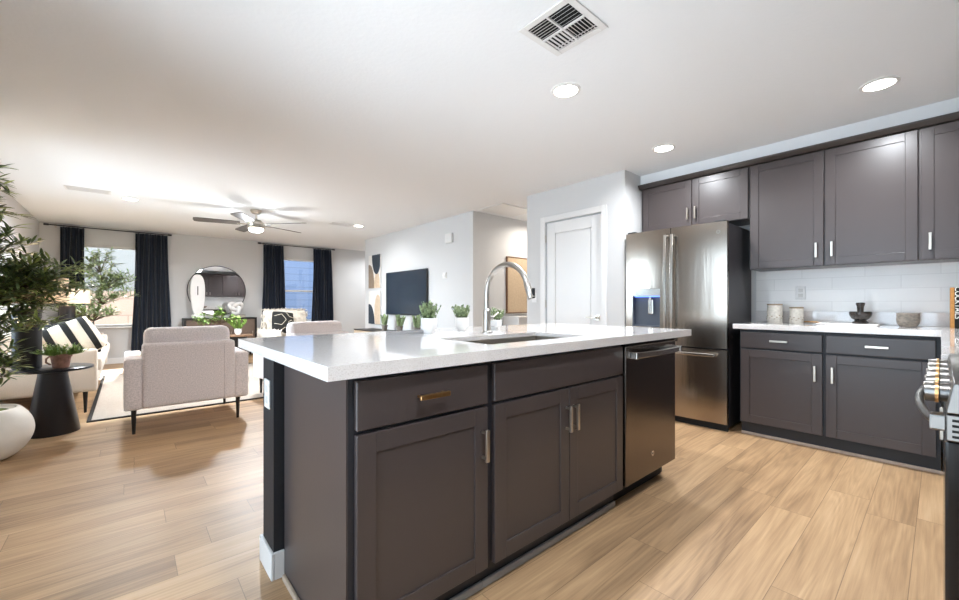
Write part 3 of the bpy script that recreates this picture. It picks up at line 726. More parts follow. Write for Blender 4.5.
# big tree in bowl planter
c = thing('potted_tree', 'tall dark-leaved olive tree in a big rounded cream planter at the left edge', 'plant', (-.775, 4.34, 0))
obj('planter', B().lathe([(.13, 0), (.16, .004), (.215, .05), (.255, .12), (.268, .19), (.252, .27), (.205, .335), (.185, .352), (.17, .35), (.165, .32)], n=56), 'ceramic', c, smooth=True, sub=2)
obj('moss', B().lathe([(.001, .30), (.168, .30), (.16, .325), (.08, .338), (.001, .34)], n=30), 'moss', c, smooth=True)
tp = [(0, 0, .32), (.01, .02, .55), (-.02, .0, .8), (.0, .02, 1.05), (-.02, 0, 1.35), (-.01, .01, 1.65), (-.02, 0, 1.9)]
blobs = [(.34, .1, 1.22, .18, .10), (.30, 0, 1.34, .14, .08), (-.05, 0, 1.95, .15, .14), (-.06, -.05, 1.72, .20, .16), (.02, 0, 1.50, .20, .14), (-.05, .0, 1.36, .22, .12), (.08, .06, 1.22, .26, .13), (.20, .05, 1.17, .24, .12),
         (-.02, -.1, 1.10, .28, .12), (.10, -.05, .98, .22, .12), (-.12, 0, .88, .20, .12), (-.02, -.08, .76, .18, .12), (-.02, -.05, .62, .16, .09), (-.15, .02, 1.55, .18, .2)]
blobs = [(x+.03, y, z, rx*1.3, rz*1.15) for x, y, z, rx, rz in blobs]
tree(c, None, None, tp, blobs, 5200, .092, .018, 'leafo', 21, leaf2='leafl')
obj('low_stem', B().tube([(.03, -.05, .33), (.0, -.08, .42), (-.04, -.08, .52), (-.03, -.08, .62)], .004, 6), 'bark', c)
# second tree by the window
c = thing('potted_tree', 'airy grey-green olive tree in a tall brown planter by the far left window', 'plant', (-.44, 9.0, 0))
obj('planter', B().lathe([(.10, 0), (.11, .01), (.13, .50), (.14, .60), (.12, .60), (.115, .56)]), 'wood', c, smooth='auto')
obj('soil', B().lathe([(.001, .56), (.116, .56), (.001, .575)], n=20), 'soil', c)
tp = [(0, 0, .56), (.02, 0, .8), (.09, .0, 1.05), (.13, 0, 1.3), (.10, 0, 1.6), (.08, 0, 1.85)]
blobs = [(.40, -.2, 1.45, .2, .15), (-.1, -.1, 1.62, .2, .15), (.12, -.1, 1.80, .26, .18), (.22, -.1, 1.52, .30, .2), (.0, -.1, 1.40, .28, .2), (.30, -.15, 1.28, .28, .14), (.05, -.15, 1.15, .26, .14), (-.1, -.1, .95, .22, .14), (.18, -.1, .98, .20, .12), (-.3, -.15, 1.0, .18, .18)]
tree(c, None, None, tp, blobs, 3000, .085, .018, 'leafg', 31, leaf2='leafb', r0=.012)

# ------------------------------------------------------------------ living room: end tables, lamps
def cone_table(loc, label):
    c = thing('end_table', label, 'table', loc)
    obj('top', B().lathe([(.23, .525), (.25, .530), (.25, .545), (.243, .549)], n=48), 'tbl', c, smooth='auto')
    obj('pedestal', B().lathe([(.163, 0), (.165, .006), (.090, .49), (.096, .524)], n=48), 'tbl', c, smooth='auto')
    return c
t1 = cone_table((-.475, 4.90, 0), 'black conical pedestal end table beside the big cream planter')
t2 = dup(t1, (-.74, 8.40, 0), 0, 'black conical pedestal end table at the far end of the left sofa')
def lamp(loc, label):
    c = thing('table_lamp', label, 'lamp', loc)
    obj('base', B().lathe([(.080, 0), (.085, .006), (.085, .495), (.078, .502)], n=40), 'blackm', c, smooth='auto')
    obj('neck', B().cyl((0, 0, .502), (0, 0, .58), .008), 'nickel', c)
    obj('lamp_shade', B().lathe([(.245, .535), (.24, .745), (.237, .745), (.242, .535)], n=48, cap=False), 'shade', c, smooth='auto')
    bl = bpy.data.lights.new('bulb_light', 'POINT'); bl.energy = 5; bl.color = (1, .78, .55); bl.shadow_soft_size = .04
    lo = link('bulb_light', bl, c); lo.location = (0, 0, .62)
    return c
l1 = lamp((-.625, 4.93, .5495), 'black cylinder table lamp with cream drum shade, half hidden behind the near tree')
l2 = dup(l1, (-.67, 8.38, .5495), 0, 'black cylinder table lamp with cream drum shade, beyond the left sofa')
# terracotta plant on table
c = thing('potted_plant', 'bushy green plant in a small weathered terracotta pot on the near end table', 'plant', (-.42, 4.80, .5495))
obj('pot', B().lathe([(.045, 0), (.05, .004), (.062, .09), (.068, .092), (.068, .115), (.06, .115), (.056, .1)]), 'terra', c, smooth='auto')
obj('handle', B().tube([(-.058, 0, .03), (-.085, 0, .05), (-.085, 0, .08), (-.062, 0, .10)], .007, 8), 'terra', c, smooth=True)
obj('soil', B().lathe([(.001, .1), (.057, .1), (.001, .108)], n=20), 'soil', c)
b = B(); R_ = random.Random(4)
for i in range(130):
    a = R_.uniform(0, 2*PI); el = R_.uniform(.15, 1.2); L_ = R_.uniform(.08, .15)
    p0 = Vector((.03*math.cos(a), .03*math.sin(a), .10)); d = Vector((math.cos(a)*math.cos(el), math.sin(a)*math.cos(el), math.sin(el)*.75))
    p1 = p0+d*L_; b.tube([p0, p1], [.0012, .0008], 4)
    for k in range(9):
        p = p0.lerp(p1, .3+.7*k/8); az = R_.uniform(0, 2*PI)
        b.leaf(p, d+Vector((math.cos(az), math.sin(az), .4)), Vector((0, 0, 1)), .024, .010, .1, 2)
obj('foliage', b, 'leafb', c, recalc=False)

# ------------------------------------------------------------------ armchairs (faces +Y), origin rear-left floor
def armchair(loc, rz, label):
    c = thing('armchair', label, 'armchair', loc, rz)
    w_, dp_ = .90, .84
    obj('body', B().rbox(.0, .125, .015, dp_, .20, .625, .03).rbox(w_-.125, w_, .015, dp_, .20, .625, .03).rbox(.10, w_-.10, .05, dp_-.02, .20, .42, .02), 'fabric', c, smooth='auto')
    obj('backrest', B().rbox(.115, w_-.115, 0, .16, .205, .745, .035), 'fabric', c, smooth='auto')
    obj('seat_cushion', B().rbox(.128, w_-.128, .15, dp_+.01, .40, .52, .045), 'fabric', c, smooth='auto')
    bk = B().rbox(.128, w_-.135, .10, .28, .50, .872, .07, 5); obj('back_cushion', bk, 'fabric', c, smooth='auto')
    for x in (.065, w_-.085):
        for y in (.06, dp_-.08): obj('leg', B().cyl((x, y, .205), (x, y, 0), .019, .011, 16), 'legw', c, smooth='auto')
    sm = B().tube([(w_-.20, -.001, .21), (w_-.20, -.002, .45), (w_-.20, -.001, .70)], .003, 6); obj('seam', sm, 'fabric', c)
    return c
a1 = armchair((-.03, 4.335, 0), 0, 'oatmeal fabric armchair with its back to the camera, left of the island')
a2 = dup(a1, (1.26, 4.62, 0), math.radians(9), 'oatmeal fabric armchair mostly hidden behind the near corner of the island')
# pale small pillow corner on first armchair
o = obj('throw_pillow', B().rbox(-.17, .17, -.045, .045, -.16, .16, .045, 5), 'cream', None, smooth='auto'); o.location = (.265, 4.70, .685); o.rotation_euler = (math.radians(-14), math.radians(12), math.radians(8))
tag(o, 'pale cream pillow peeking out behind the back cushion of the left armchair', 'pillow')

# sofa along left wall, faces +X
c = thing('sofa', 'long sand-coloured sofa along the left wall, seen from its near arm', 'sofa', (-1.07, 5.50, 0))
LS = 2.62; DS = .84
obj('body', B().rbox(0, DS, 0, .15, .215, .63, .035).rbox(0, DS, LS-.15, LS, .215, .63, .035).rbox(.02, DS-.02, .13, LS-.13, .215, .40, .02), 'fabric2', c, smooth='auto')
obj('backrest', B().rbox(0, .16, .13, LS-.13, .22, .72, .04), 'fabric2', c, smooth='auto')
for k in range(2):
    y0 = .155+k*(LS-.31)/2; y1 = y0+(LS-.31)/2-.004
    obj('seat_cushion', B().rbox(.16, DS+.03, y0, y1, .395, .525, .045), 'fabric2', c, smooth='auto')
    obj('back_cushion', B().rbox(.13, .33, y0, y1, .515, .80, .07, 5), 'fabric2', c, smooth='auto')
for x in (.07, DS-.09):
    for y in (.09, LS-.09): obj('leg', B().cyl((x, y, .22), (x, y, 0), .020, .011, 16), 'legw', c, smooth='auto')
# striped throw pillow
def pillow(name, label, size, th, mA, loc, rot, stripes=None, mB=None, partname='stripe'):
    c = thing(name, label, 'pillow', loc); c.rotation_euler = rot; n = 14; b = B()
    def pt(u, v, s):
        k = (1-u**4)*(1-v**4); pin = 1-.06*(u*u*v*v); return Vector((u*size*pin, s*th*max(k, 0)**.5, v*size*pin))
    g = {}
    for s in (-1, 1):
        V = [[b.bm.verts.new(pt(-1+2*i/n, -1+2*j/n, s)) for j in range(n+1)] for i in range(n+1)]
        for i in range(n):
            for j in range(n): b.bm.faces.new((V[i][j], V[i+1][j], V[i+1][j+1], V[i][j+1]))
    bmesh.ops.remove_doubles(b.bm, verts=b.bm.verts, dist=.0005)
    obj('cover', b, mA, c, smooth=True)
    if stripes:
        for pts, wd in stripes:
            b = B(); N2 = 40
            for s in (-1, 1):
                prev = None
                for i in range(N2+1):
                    t = i/N2*(len(pts)-1); k = min(int(t), len(pts)-2); f_ = t-k
                    u = pts[k][0]*(1-f_)+pts[k+1][0]*f_; v = pts[k][1]*(1-f_)+pts[k+1][1]*f_
                    du = pts[k+1][0]-pts[k][0]; dv = pts[k+1][1]-pts[k][1]; l = math.hypot(du, dv); nx, ny = -dv/l*wd, du/l*wd
                    row = [b.bm.verts.new(pt(max(-.99, min(.99, u+nx*q)), max(-.99, min(.99, v+ny*q)), s)+Vector((0, s*.003, 0))) for q in (-1, -.3, .3, 1)]
                    if prev:
                        for q in range(3): b.bm.faces.new((prev[q], prev[q+1], row[q+1], row[q]))
                    prev = row
            obj(partname, b, mB, c, recalc=False, smooth=True)
    return c
pillow('throw_pillow', 'cream and black striped throw pillow on the left sofa, behind the near arm', .215, .08, 'cream', (-.44, 6.0, .70), (math.radians(-30), math.radians(-26), math.radians(10)),
       [([(-.75, -1), (-.72, .0), (-.65, 1)], .13), ([(-.05, -1), (.0, 0), (.05, 1)], .13), ([(.62, -1), (.66, 0), (.72, 1)], .13)], 'ink')
pillow('throw_pillow', 'black throw pillow with thin white lines on the left sofa, beside the striped one',   .215, .07, 'ink', (-.46, 6.35, .70), (math.radians(-35), 0, math.radians(20)),
       [([(-.9, -.4), (0, -.5), (.9, -.3)], .015), ([(-.2, .9), (.1, .2), (.6, -.2)], .015)], 'cream', 'line')

# rug
c = thing('area_rug', 'woven tan area rug with dark binding in the living area', 'rug', (-.285, 5.09, 0))
obj('pile', B().box(.03, 3.27, .03, 3.07, .0005, .010), 'rug', c); obj('binding', B().box(0, 3.3, 0, .03, .0005, .012).box(0, 3.3, 3.07, 3.1, .0005, .012).box(0, .03, .03, 3.07, .0005, .012).box(3.27, 3.3, .03, 3.07, .0005, .012), 'ruged', c)
# coffee table with a leafy arrangement
c = thing('coffee_table', 'low round wooden coffee table on the rug, hidden behind the left armchair', 'table', (.85, 6.6, .0125))
obj('top', B().lathe([(.40, .36), (.42, .365), (.42, .395), (.41, .40)], n=48), 'wood', c, smooth='auto')
for a in (0.5, 0.5+PI/2, .5+PI, .5+1.5*PI): obj('leg', B().cyl((.28*math.cos(a), .28*math.sin(a), .36), (.32*math.cos(a), .32*math.sin(a), 0), .02, .014, 12), 'legw', c, smooth='auto')
c = thing('leafy_vase', 'vase of loose green branches standing in front of the console table', 'plant', (.97, 6.75, .413))
obj('vase', B().lathe([(.05, 0), (.075, .05), (.07, .12), (.035, .19), (.04, .21), (.03, .21)]), 'ceramic', c, smooth='auto')
tree(c, None, None, [(0, 0, .16), (0, 0, .28), (.01, 0, .38)], [(-.14, 0, .46, .16, .08), (.08, 0, .46, .16, .08), (-.02, 0, .55, .12, .09), (-.26, 0, .42, .12, .05), (.2, 0, .43, .1, .05)], 520, .05, .02, 'leafb', 41, 'bark', .006, trunk_name='branches')

# ------------------------------------------------------------------ console, mirror, decor on the far wall
c = thing('console_table', 'dark framed sideboard with cane doors below the round mirror', 'sideboard', (.79, 9.36, 0))
b = B().box(0, 1.23, 0, .40, .765, .80).box(0, .035, 0, .40, .12, .765).box(1.195, 1.23, 0, .40, .12, .765).box(.035, 1.195, 0, .40, .12, .155).box(.035, 1.195, .37, .40, .155, .765)
obj('frame', b, 'legw', c, .003)
for k in range(3):
    x0 = .038+k*.386; d = obj('door', B().box(x0, x0+.38, .008, .028, .16, .762), 'cane', c, .002)
    obj('handle', B().cyl((x0+.34, -.01, .42), (x0+.34, -.01, .52), .005, n=10).cyl((x0+.34, -.01, .43), (x0+.34, .009, .43), .004, n=8).cyl((x0+.34, -.01, .51), (x0+.34, .009, .51), .004, n=8), 'nickel', d)
for x in (.05, 1.18):
    for y in (.04, .36): obj('leg', B().cyl((x, y, .12), (x, y, 0), .018, .012, 12), 'legw', c)
c = thing('wall_mirror', 'large round mirror with a thin black frame on the far wall', 'mirror', (1.385, YW-.012, 1.345))
b = B(); n = 72; rings = []
for (r, y) in ((.512, .010), (.512, -.014), (.502, -.016), (.502, .010)): rings.append([b.bm.verts.new((r*math.cos(2*PI*i/n), y, r*math.sin(2*PI*i/n))) for i in range(n)])
b.skin(rings+[rings[0]], cap=False); obj('frame', b, 'blackm', c, smooth='auto')
obj('glass', B().cyl((0, .008, 0), (0, -.004, 0), .5018, n=72), 'mirror', c)
c = thing('ceramic_sculpture', 'tall white rounded ceramic sculpture with a dark slit on the sideboard', 'sculpture', (1.02, 9.53, .8005))
n = 40; poly = []
for i in range(n):
    a = 2*PI*i/n; sx_ = math.copysign(abs(math.cos(a))**.75, math.cos(a)); sz_ = math.copysign(abs(math.sin(a))**.9, math.sin(a))
    poly.append((.118*sx_*(1+.12*sz_), .45+.40*sz_))
obj('body', B().prism(poly, 'y', -.035, .035), 'pot', c, .012, seg=3)
obj('foot', B().rbox(-.09, .09, -.05, .05, 0, .07, .01, 2), 'pot', c)
obj('slit', B().rbox(-.008, .008, -.0365, -.03, .45, .62, .003, 2), 'dark', c)
for k, (w_, y_, h_) in enumerate(((.26, 0, .03), (.24, .01, .026))):
    b = B().box(-w_/2, w_/2, -.09, .09, 0, .004).box(-w_/2, w_/2, -.09, .09, h_-.004, h_).box(-w_/2, w_/2, .086, .09, .004, h_-.004)
    cbk = thing('book', ('black coffee-table book, lower of the two under the white knot sculpture', 'black coffee-table book, upper of the two under the white knot sculpture')[k], 'book', (1.70, 9.50, .8005+k*.0305), rz=.05*k)
    obj('cover', b, 'blackm', cbk); obj('pages', B().box(-w_/2+.005, w_/2-.005, -.085, .086, .004, h_-.004), 'cream', cbk)
bk_top = .8005+.0305+.0265
b = B(); kp = []
for i in range(90):
    t = 2*PI*i/90; kp.append((.042*(math.sin(t)+2*math.sin(2*t)), .028*math.sin(3*t)*1.2, .115+.042*(math.cos(t)-2*math.cos(2*t))))
kp.append(kp[0]); b.tube(kp, .034, 12)
o = obj('knot_sculpture', b, 'pot', None, smooth=True); o.location = (1.66, 9.50, bk_top+.012+.019); tag(o, 'white looping knot sculpture on black books on the sideboard', 'sculpture')
for k, x in enumerate((1.53, 1.80)):
    pass
# small side table with a succulent
c = thing('side_table', 'small wood-topped black side table in front of the sideboard', 'table', (1.40, 7.85, .0125))
obj('top', B().lathe([(.22, .52), (.23, .525), (.23, .545)], n=40), 'wood', c, smooth='auto'); obj('pedestal', B().lathe([(.16, 0), (.16, .02), (.12, .3), (.15, .52)], n=32), 'legw', c, smooth='auto')
succulent((1.40, 7.80, .558), 'bright green plant in a small white pot on the wood side table', .055, .10, .16, 17, m='leafb', spread=3.2, stems=12, name='potted_plant', ll=.075)

# shaggy lounge chair by second window, faces camera
c = thing('shaggy_chair', 'shaggy cream lounge chair in front of the right-hand window', 'armchair', (2.29, 7.85, 0), math.radians(10))
def shag(b, x0, x1, y0, y1, z0, z1, dens, L_, seed):
    R_ = random.Random(seed); A = 2*((x1-x0)*(y1-y0)+(x1-x0)*(z1-z0)+(y1-y0)*(z1-z0)); nn = int(A*dens)
    for i in range(nn):
        f_ = R_.choice(('x0', 'x1', 'y0', 'y0', 'z1', 'z1')); x, y, z = R_.uniform(x0, x1), R_.uniform(y0, y1), R_.uniform(z0, z1); d = Vector((R_.uniform(-.6, .6), R_.uniform(-.6, .6), R_.uniform(-.9, .3)))
        if f_ == 'x0': x = x0; d.x = -.6
        if f_ == 'x1': x = x1; d.x = .6
        if f_ == 'y0': y = y0; d.y = -.6
        if f_ == 'z1': z = z1; d.z = .5
        b.leaf(Vector((x, y, z))-d*.01, d, Vector((0, 0, 1)), L_*R_.uniform(.6, 1.2), .014, .5, 3)
obj('seat', B().rbox(-.42, .42, -.40, .30, .26, .46, .06), 'fur', c, smooth='auto')
obj('backrest', B().rbox(-.38, .38, .22, .42, .30, .97, .08, 5), 'fur', c, smooth='auto')
obj('armrest', B().rbox(-.50, -.38, -.38, .34, .28, .62, .05), 'fur', c, smooth='auto'); obj('armrest', B().rbox(.38, .50, -.38, .34, .28, .62, .05), 'fur', c, smooth='auto')
b = B(); shag(b, -.38, .38, .22, .42, .45, .96, 900, .06, 1); shag(b, -.50, -.38, -.38, .34, .35, .61, 700, .06, 2); shag(b, .38, .50, -.38, .34, .35, .61, 700, .06, 3); shag(b, -.42, .42, -.40, .2, .30, .455, 500, .05, 4)
obj('shag', b, 'fur', c, recalc=False)
for x in (-.42, .42):
    for y in (-.32, .32): obj('leg', B().cyl((x, y, .29), (x, y, .014 if y < 0 else .014), .016, .012, 10), 'legw', c)
pillow('throw_pillow', 'black throw pillow with white looping lines on the shaggy chair', .20, .08, 'ink', (2.13, 7.90, .74), (math.radians(-12), math.radians(6), math.radians(10)),
       [([(-.9, .5), (-.3, .7), (.1, .2), (-.3, -.3), (-.9, -.2)], .016), ([(.1, .95), (.4, .5), (.9, .4)], .016), ([(-.5, -.95), (.0, -.5), (.6, -.7), (.9, -.2)], .016), ([(.3, 0), (.6, .2), (.8, -.05), (.5, -.3), (.3, 0)], .016)], 'cream', 'line')

# ------------------------------------------------------------------ curtains
def curtain(x0, x1, label, seed, pleats):
    R_ = random.Random(seed); y = YW-.10; n = pleats*10; rows = 26; b = B(); V = []
    for j in range(rows+1):
        t = j/rows; z = 2.375-(2.375-.015)*t; row = []
        for i in range(n+1):
            s = i/n; flare = 1+.24*t; x = (x0+x1)/2+(s-.5)*(x1-x0)*flare
            amp = .022+.022*t; ph = 2*PI*pleats*s; yy = y+amp*math.sin(ph)+.008*math.sin(ph*.5+seed+3*t)
            row.append(b.bm.verts.new((x+.01*math.sin(ph*.7+5*t), yy, z)))
        V.append(row)
    for j in range(rows):
        for i in range(n): b.bm.faces.new((V[j][i], V[j][i+1], V[j+1][i+1], V[j+1][i]))
    o = obj('curtain', b, 'curtain', None, smooth=True)
    md = o.modifiers.new('s', 'SOLIDIFY'); md.thickness = .003
    return tag(o, label, 'curtain')
curtain(-.86, -.57, 'black curtain panel left of the far left window, behind the lamp', 1, 5)
curtain(.10, .57, 'navy black curtain panel right of the far left window', 2, 8)
curtain(2.22, 2.63, 'navy black curtain panel left of the window behind the shaggy chair', 3, 7)
curtain(3.28, 3.71, 'navy black curtain panel right of the window behind the shaggy chair', 4, 7)
def rod(x0, x1, label):
    c = thing('curtain_rod', label, 'curtain rod', (x0, YW-.10, 2.392))
    L_ = x1-x0
    obj('rod', B().cyl((0, 0, 0), (L_, 0, 0), .009, n=14), 'blackm', c)
    for x in (0, L_): obj('finial', B().cyl((x-.03, 0, 0), (x+.03, 0, 0), .017, n=16), 'blackm', c, .004)
    for x in (.10, L_-.10): obj('bracket', B().box(x-.006, x+.006, 0, .098, -.006, .006).box(x-.012, x+.012, .09, .0985, -.03, .03), 'nickel', c)
rod(-1.02, .60, 'black curtain rod over the far left window'); rod(2.14, 3.76, 'black curtain rod over the window behind the shaggy chair')

# ------------------------------------------------------------------ television wall
c = thing('television', 'flat black television mounted on the side wall of the living area', 'television', (XP-.001, 6.355, 1.275))
obj('cabinet', B().rbox(-.045, -.012, -.70, .70, -.40, .40, .006, 2), 'blackm', c); obj('screen', B().box(-.0465, -.045, -.685, .685, -.385, .388), 'screen', c); obj('wall_mount', B().box(-.012, 0, -.2, .2, -.2, .2), 'blackm', c)
def art(zc, flip, label):
    c = thing('wall_art', label, 'artwork', (XP-.001, 7.575, zc)); w2, h2 = .255, .335
    obj('canvas', B().box(-.03, 0, -w2, w2, -h2, h2), 'canvas', c, .002)
    def blob(nm, m, cy, cz, ry, rz, x=-.0325, half=None):
        pts = []
        for i in range(48):
            a = 2*PI*i/48; yy = cy+ry*math.cos(a); zz = cz+rz*math.sin(a); pts.append((max(-w2, min(w2, yy)), max(-h2, min(h2, zz))))
        P2 = []
        for p in pts:
            if not P2 or (abs(p[0]-P2[-1][0])+abs(p[1]-P2[-1][1])) > 1e-4: P2.append(p)
        obj(nm, B().prism(P2, 'x', x, -.0299), m, c)
    if not flip:
        blob('navy_shape', 'navy', -.10, .34, .20, .40); blob('taupe_shape', 'taupe', .22, -.25, .22, .40, -.0315); blob('tan_shape', 'tan', -.12, -.35, .13, .34, -.031)
    else:
        blob('navy_shape', 'navy', .22, -.35, .24, .42); blob('tan_shape', 'tan', -.16, -.1, .15, .36, -.0315)
art(1.735, False, 'upper abstract art panel with navy, taupe and tan shapes left of the television')
art(1.005, True, 'lower abstract art panel with a navy arch left of the television')
c = thing('media_console', 'low wood media console below the television', 'cabinet', (XP-.42, 5.35, 0))
obj('body', B().box(0, .40, 0, 2.3, .10, .565), mat('blond_wood', 'b9a48c', .5, noise=(6, .15, (1, .3, 5))), c, .004); obj('top', B().box(-.01, .405, -.01, 2.31, .565, .585), 'legw', c, .003)
for k in range(4): obj('door', B().box(-.018, 0, .01+k*.575, .56+k*.575, .115, .55), bpy.data.materials['blond_wood'], c, .003)
for y in (.1, 2.2):
    for x in (.05, .35): obj('leg', B().cyl((x, y, .10), (x, y, 0), .02, .014, 10), 'legw', c)
for k, (y, s) in enumerate(((6.72, .85), (6.17, .88), (5.62, .88))):
    succulent((XP-.25, y, .5855), ('small green plant in a grey pot on the media console, leftmost of three', 'small green plant in a grey pot on the media console, middle of three', 'small green plant in a grey pot on the media console, rightmost of three')[k], .062*s, .12*s, .24*s, 60+k, m='leafg', potm='stone', spread=1.6, stems=16, name='potted_plant', ll=.06)
o = thing('thermostat', 'small round white thermostat on the wall right of the television', 'thermostat', (XP-.001, 5.19, 1.53)); obj('plate', B().rbox(-.012, 0, -.05, .05, -.05, .05, .004, 2), 'trimw', o); obj('dial', B().cyl((-.012, 0, 0), (-.024, 0, 0), .035, n=30), 'pot', o)
o = obj('wall_sensor', B().rbox(XP-.04, XP-.001, 4.97, 5.15, 2.03, 2.18, .015, 3), 'trimw', None); tag(o, 'white rectangular door chime high on the television wall', 'door chime')

# hall: large canvas and half wall
c = thing('wall_art', 'large beige canvas with a thin wood frame in the hallway', 'artwork', (4.475, 4.499, .93))
obj('canvas', B().box(.015, 1.2, -.03, 0, .015, .88), 'board', c); obj('frame', B().box(0, .015, -.035, 0, 0, .895).box(.015, 1.2, -.035, 0, .88, .895).box(.015, 1.2, -.035, 0, 0, .015).box(1.2, 1.215, -.035, 0, 0, .895), 'wood', c)
o = obj('hall_bench_cabinet', B().box(4.4, 5.6, 4.15, 4.48, .001, .86).box(4.38, 5.62, 4.13, 4.48, .86, .885), 'trimw', None, .004); tag(o, 'low white built-in cabinet in the hallway under the beige canvas', 'cabinet')

# ------------------------------------------------------------------ ceiling: recessed lights, vents, fan
def recessed(x, y, label, power=RECESSED_W, r=.075, col=(.90, .95, 1.0)):
    c = thing('recessed_light', label, 'ceiling light', (x, y, H))
    obj('trim_ring', B().lathe([(r+.018, -.001), (r+.018, -.006), (r, -.010), (r-.004, -.006), (r-.004, -.001)], n=40, cap=False), 'trimw', c, smooth='auto')
    obj('diffuser', B().cyl((0, 0, -.007), (0, 0, -.002), r-.004, n=36), 'bulb', c)
    l = bpy.data.lights.new('downlight', 'AREA'); l.shape = 'DISK'; l.size = 2*r-.02; l.energy = power; l.color = col; l.spread = math.radians(160)
    o = link('downlight', l, c); o.location = (0, 0, -.011)
recessed(2.10, 1.57, 'round recessed ceiling light nearest the air vent')
recessed(3.50, .25, 'round recessed ceiling light near the right end of the upper cabinets')
recessed(3.52, 1.59, 'round recessed ceiling light in front of the refrigerator')
recessed(.6, .2, 'added unseen recessed fill light above the camera side of the kitchen')  # lamp out of view, added to brighten the kitchen
recessed(4.8, 9.0, 'round recessed ceiling light beyond the far end of the television wall', 14)
recessed(4.9, 4.0, 'round recessed ceiling light inside the hallway', 9, col=(1, .93, .84))

c = thing('ceiling_vent', 'square four-way white air vent in the kitchen ceiling', 'air vent', (1.615, 1.225, H))
h2 = .155
b = B().box(-h2, h2, -h2, -.122, -.008, -.001).box(-h2, h2, .122, h2, -.008, -.001).box(-h2, -.122, -.122, .122, -.008, -.001).box(.122, h2, -.122, .122, -.008, -.001)
obj('frame', b, 'trimw', c, .002); obj('duct', B().box(-.124, .124, -.124, .124, -.0015, -.0005), 'dark', c)
b = B().box(-.122, .122, -.005, .005, -.010, -.002).box(-.005, .005, -.122, .122, -.010, -.002)
def slats(b, x0, x1, y0, y1, along, tilt, n=6):
    for i in range(n):
        t = (i+.5)/n
        if along == 'x':
            y = y0+(y1-y0)*t; v = [(x0, y-.007, -.010), (x1, y-.007, -.010), (x1, y+.007*tilt, -.002), (x0, y+.007*tilt, -.002)]
        else:
            x = x0+(x1-x0)*t; v = [(x-.007, y0, -.010), (x-.007, y1, -.010), (x+.007*tilt, y1, -.002), (x+.007*tilt, y0, -.002)]
        lo = [b.bm.verts.new(p) for p in v]; hi = [b.bm.verts.new((p[0], p[1], p[2]-.0012)) for p in v]
        b.bm.faces.new(lo); b.bm.faces.new(hi[::-1])
        for k in range(4): b.bm.faces.new((lo[k], lo[(k+1) % 4], hi[(k+1) % 4], hi[k]))
slats(b, -.118, -.008, .008, .118, 'y', .8); slats(b, .008, .118, -.118, -.008, 'x', .5); slats(b, .008, .118, .008, .118, 'x', 1.6, 5); slats(b, -.118, -.008, -.118, -.008, 'y', .5, 5); slats(b, .085, .121, -.12, .12, 'y', 1.2, 2)
obj('louvers', b, 'trimw', c)
def ceil_reg(x, y, lx, ly, label):
    c = thing('ceiling_vent', label, 'air vent', (x, y, H))
    obj('frame', B().box(-lx/2, lx/2, -ly/2, -ly/2+.02, -.007, -.001).box(-lx/2, lx/2, ly/2-.02, ly/2, -.007, -.001).box(-lx/2, -lx/2+.02, -ly/2+.02, ly/2-.02, -.007, -.001).box(lx/2-.02, lx/2, -ly/2+.02, ly/2-.02, -.007, -.001), 'trimw', c, .001)
    b = B(); n = int((ly-.04)/.018)
    for i in range(n):
        y_ = -ly/2+.02+(i+.5)*(ly-.04)/n; b.box(-lx/2+.02, lx/2-.02, y_-.006, y_+.006, -.006, -.003)
    obj('louvers', b, 'trimw', c); obj('duct', B().box(-lx/2+.01, lx/2-.01, -ly/2+.01, ly/2-.01, -.002, -.0008), mat('duct_grey', '777777', .9) if 'duct_grey' not in bpy.data.materials else bpy.data.materials['duct_grey'], c)
ceil_reg(-.36, 6.70, .40, .20, 'rectangular white air vent in the living room ceiling on the left'); ceil_reg(2.75, 6.75, .36, .20, 'rectangular white air vent in the living room ceiling right of the fan')
recessed(.02, 6.9, 'added recessed fill light in the living room, left of the fan', 32)  # guessed lamp, added to brighten the far wall
recessed(3.02, 6.66, 'added recessed fill light in the living room, right of the fan', 5)  # second guessed lamp, added for light in the living room

c = thing('ceiling_fan', 'brushed nickel ceiling fan with five blades and a lit bowl light', 'fan', (1.40, 6.54, H))
obj('canopy', B().lathe([(.075, -.001), (.075, -.02), (.05, -.055), (.02, -.065)], n=32), 'nickel', c, smooth='auto'); obj('downrod', B().cyl((0, 0, -.06), (0, 0, -.15), .014), 'nickel', c)
obj('motor_housing', B().lathe([(.03, -.14), (.07, -.150), (.105, -.185), (.115, -.215), (.110, -.235), (.07, -.238)], n=40), 'nickel', c, smooth='auto')
obj('light_collar', B().lathe([(.10, -.236), (.115, -.240), (.115, -.268), (.10, -.272)], n=40), 'nickel', c, smooth='auto')
obj('bowl_light', B().lathe([(.098, -.270), (.092, -.296), (.06, -.318), (.01, -.324)], n=40), 'fanbulb', c, smooth='auto')
bl = bpy.data.lights.new('fan_light', 'POINT'); bl.shadow_soft_size = .09; bl.energy = 10; bl.color = (.90, .95, 1.0); lo = link('fan_light', bl, c); lo.location = (0, 0, -.43)
bl = bpy.data.lights.new('fan_downlight', 'AREA'); bl.shape = 'DISK'; bl.size = .17; bl.energy = 60; bl.color = (.88, .94, 1.0); lo = link('fan_downlight', bl, c); lo.location = (0, 0, -.33)
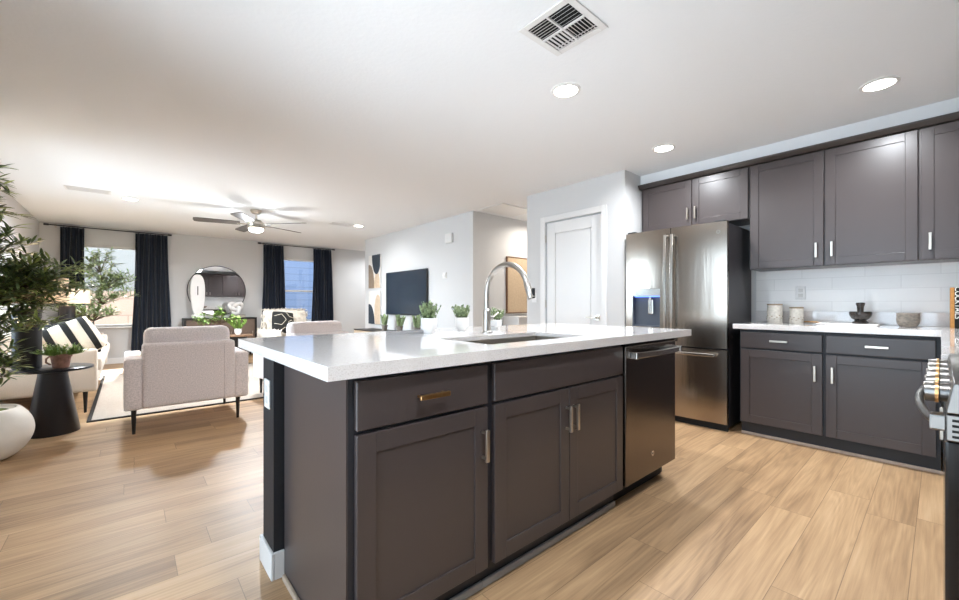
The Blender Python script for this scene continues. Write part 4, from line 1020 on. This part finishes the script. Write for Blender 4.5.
for k in range(5):
    a = math.radians(-48+72*k); R3 = Matrix.Rotation(a, 4, 'Z')
    bb_ = B(); poly = [(.20, -.055), (.24, -.062), (.70, -.072), (.745, -.06), (.755, 0), (.745, .06), (.70, .072), (.24, .062), (.20, .055)]
    bb_.prism(poly, 'z', -.004, .004)
    bmesh.ops.transform(bb_.bm, matrix=R3 @ Matrix.Translation((0, 0, -.205)) @ Matrix.Rotation(math.radians(11), 4, 'X'), verts=bb_.bm.verts)
    bld = obj('blade', bb_, mat('walnut_grey_blade', '4f4a46', .45, noise=(12, .2, (1, 8, 1))) if 'walnut_grey_blade' not in bpy.data.materials else bpy.data.materials['walnut_grey_blade'], c)
    ab = B().rbox(.09, .24, -.018, .018, -.006, .004, .003, 2); bmesh.ops.transform(ab.bm, matrix=R3 @ Matrix.Translation((0, 0, -.213)), verts=ab.bm.verts)
    obj('blade_arm', ab, 'nickel', bld)

# framed picture on left wall behind the tree
c = thing('wall_art', 'dark blue framed picture on the left wall, glimpsed between leaves at the left edge', 'artwork', (XL+.001, 7.75, 1.42))
obj('frame', B().box(0, .025, -.3, .3, -.22, .22), 'blackm', c, .002); obj('print', B().box(.025, .027, -.27, .27, -.19, .19), 'navy', c)

# ------------------------------------------------------------------ outside
struct('ground', B().box(-8, 12, YW+T, 22, -.12, -.05).box(-8, XL-T, YB-4, YW+T, -.12, -.05), 'gravel')
o = obj('block_wall', B().box(-8, 2.2, 13.0, 13.2, -.05, 1.38), 'block', None); tag(o, 'beige concrete block garden wall outside the far left window', 'wall')
c = thing('neighbor_house', 'grey stucco neighbouring house beyond the block wall', 'house', (-6, 17, -.05))
obj('wall', B().box(0, 6.7, 0, 3, 0, 3.6), mat('grey_stucco', 'a9a49c', .9, noise=(10, .05)), c); obj('roof', B().prism([(-.4, 3.6), (7.1, 3.6), (5.5, 5.0), (1.2, 5.0)], 'y', -.4, 3.4), mat('roof_tile', '7c6250', .9, noise=(10, .2)), c)
o = obj('neighbor_house', B().box(3.0, 10, 13.2, 17, -.05, 3.4), 'siding', None); tag(o, 'pale blue-grey sided house seen through the right-hand window', 'house')

# ------------------------------------------------------------------ groups of repeats
GR = {'recessed_light': 'recessed ceiling lights', 'potted_succulent': 'white-potted succulents on the island', 'upper_cabinet': 'upper cabinets', 'base_cabinet': 'base cabinets',
      'armchair': 'matching oatmeal armchairs', 'table_lamp': 'matching black table lamps', 'end_table': 'matching black end tables', 'curtain': 'dark curtain panels', 'curtain_rod': 'black curtain rods',
      'throw_pillow': 'throw pillows', 'ceramic_jar': 'speckled jars on the counter', 'electrical_outlet': 'electrical outlets', 'book': 'books on the sideboard', 'wall_art': 'wall art'}
for o in list(COL.objects):
    if o.parent is None and 'label' in o.keys():
        k = o.name.split('.')[0]
        if k in GR: o['group'] = GR[k]
        if 'on the media console' in o['label']: o['group'] = 'small plants on the media console'
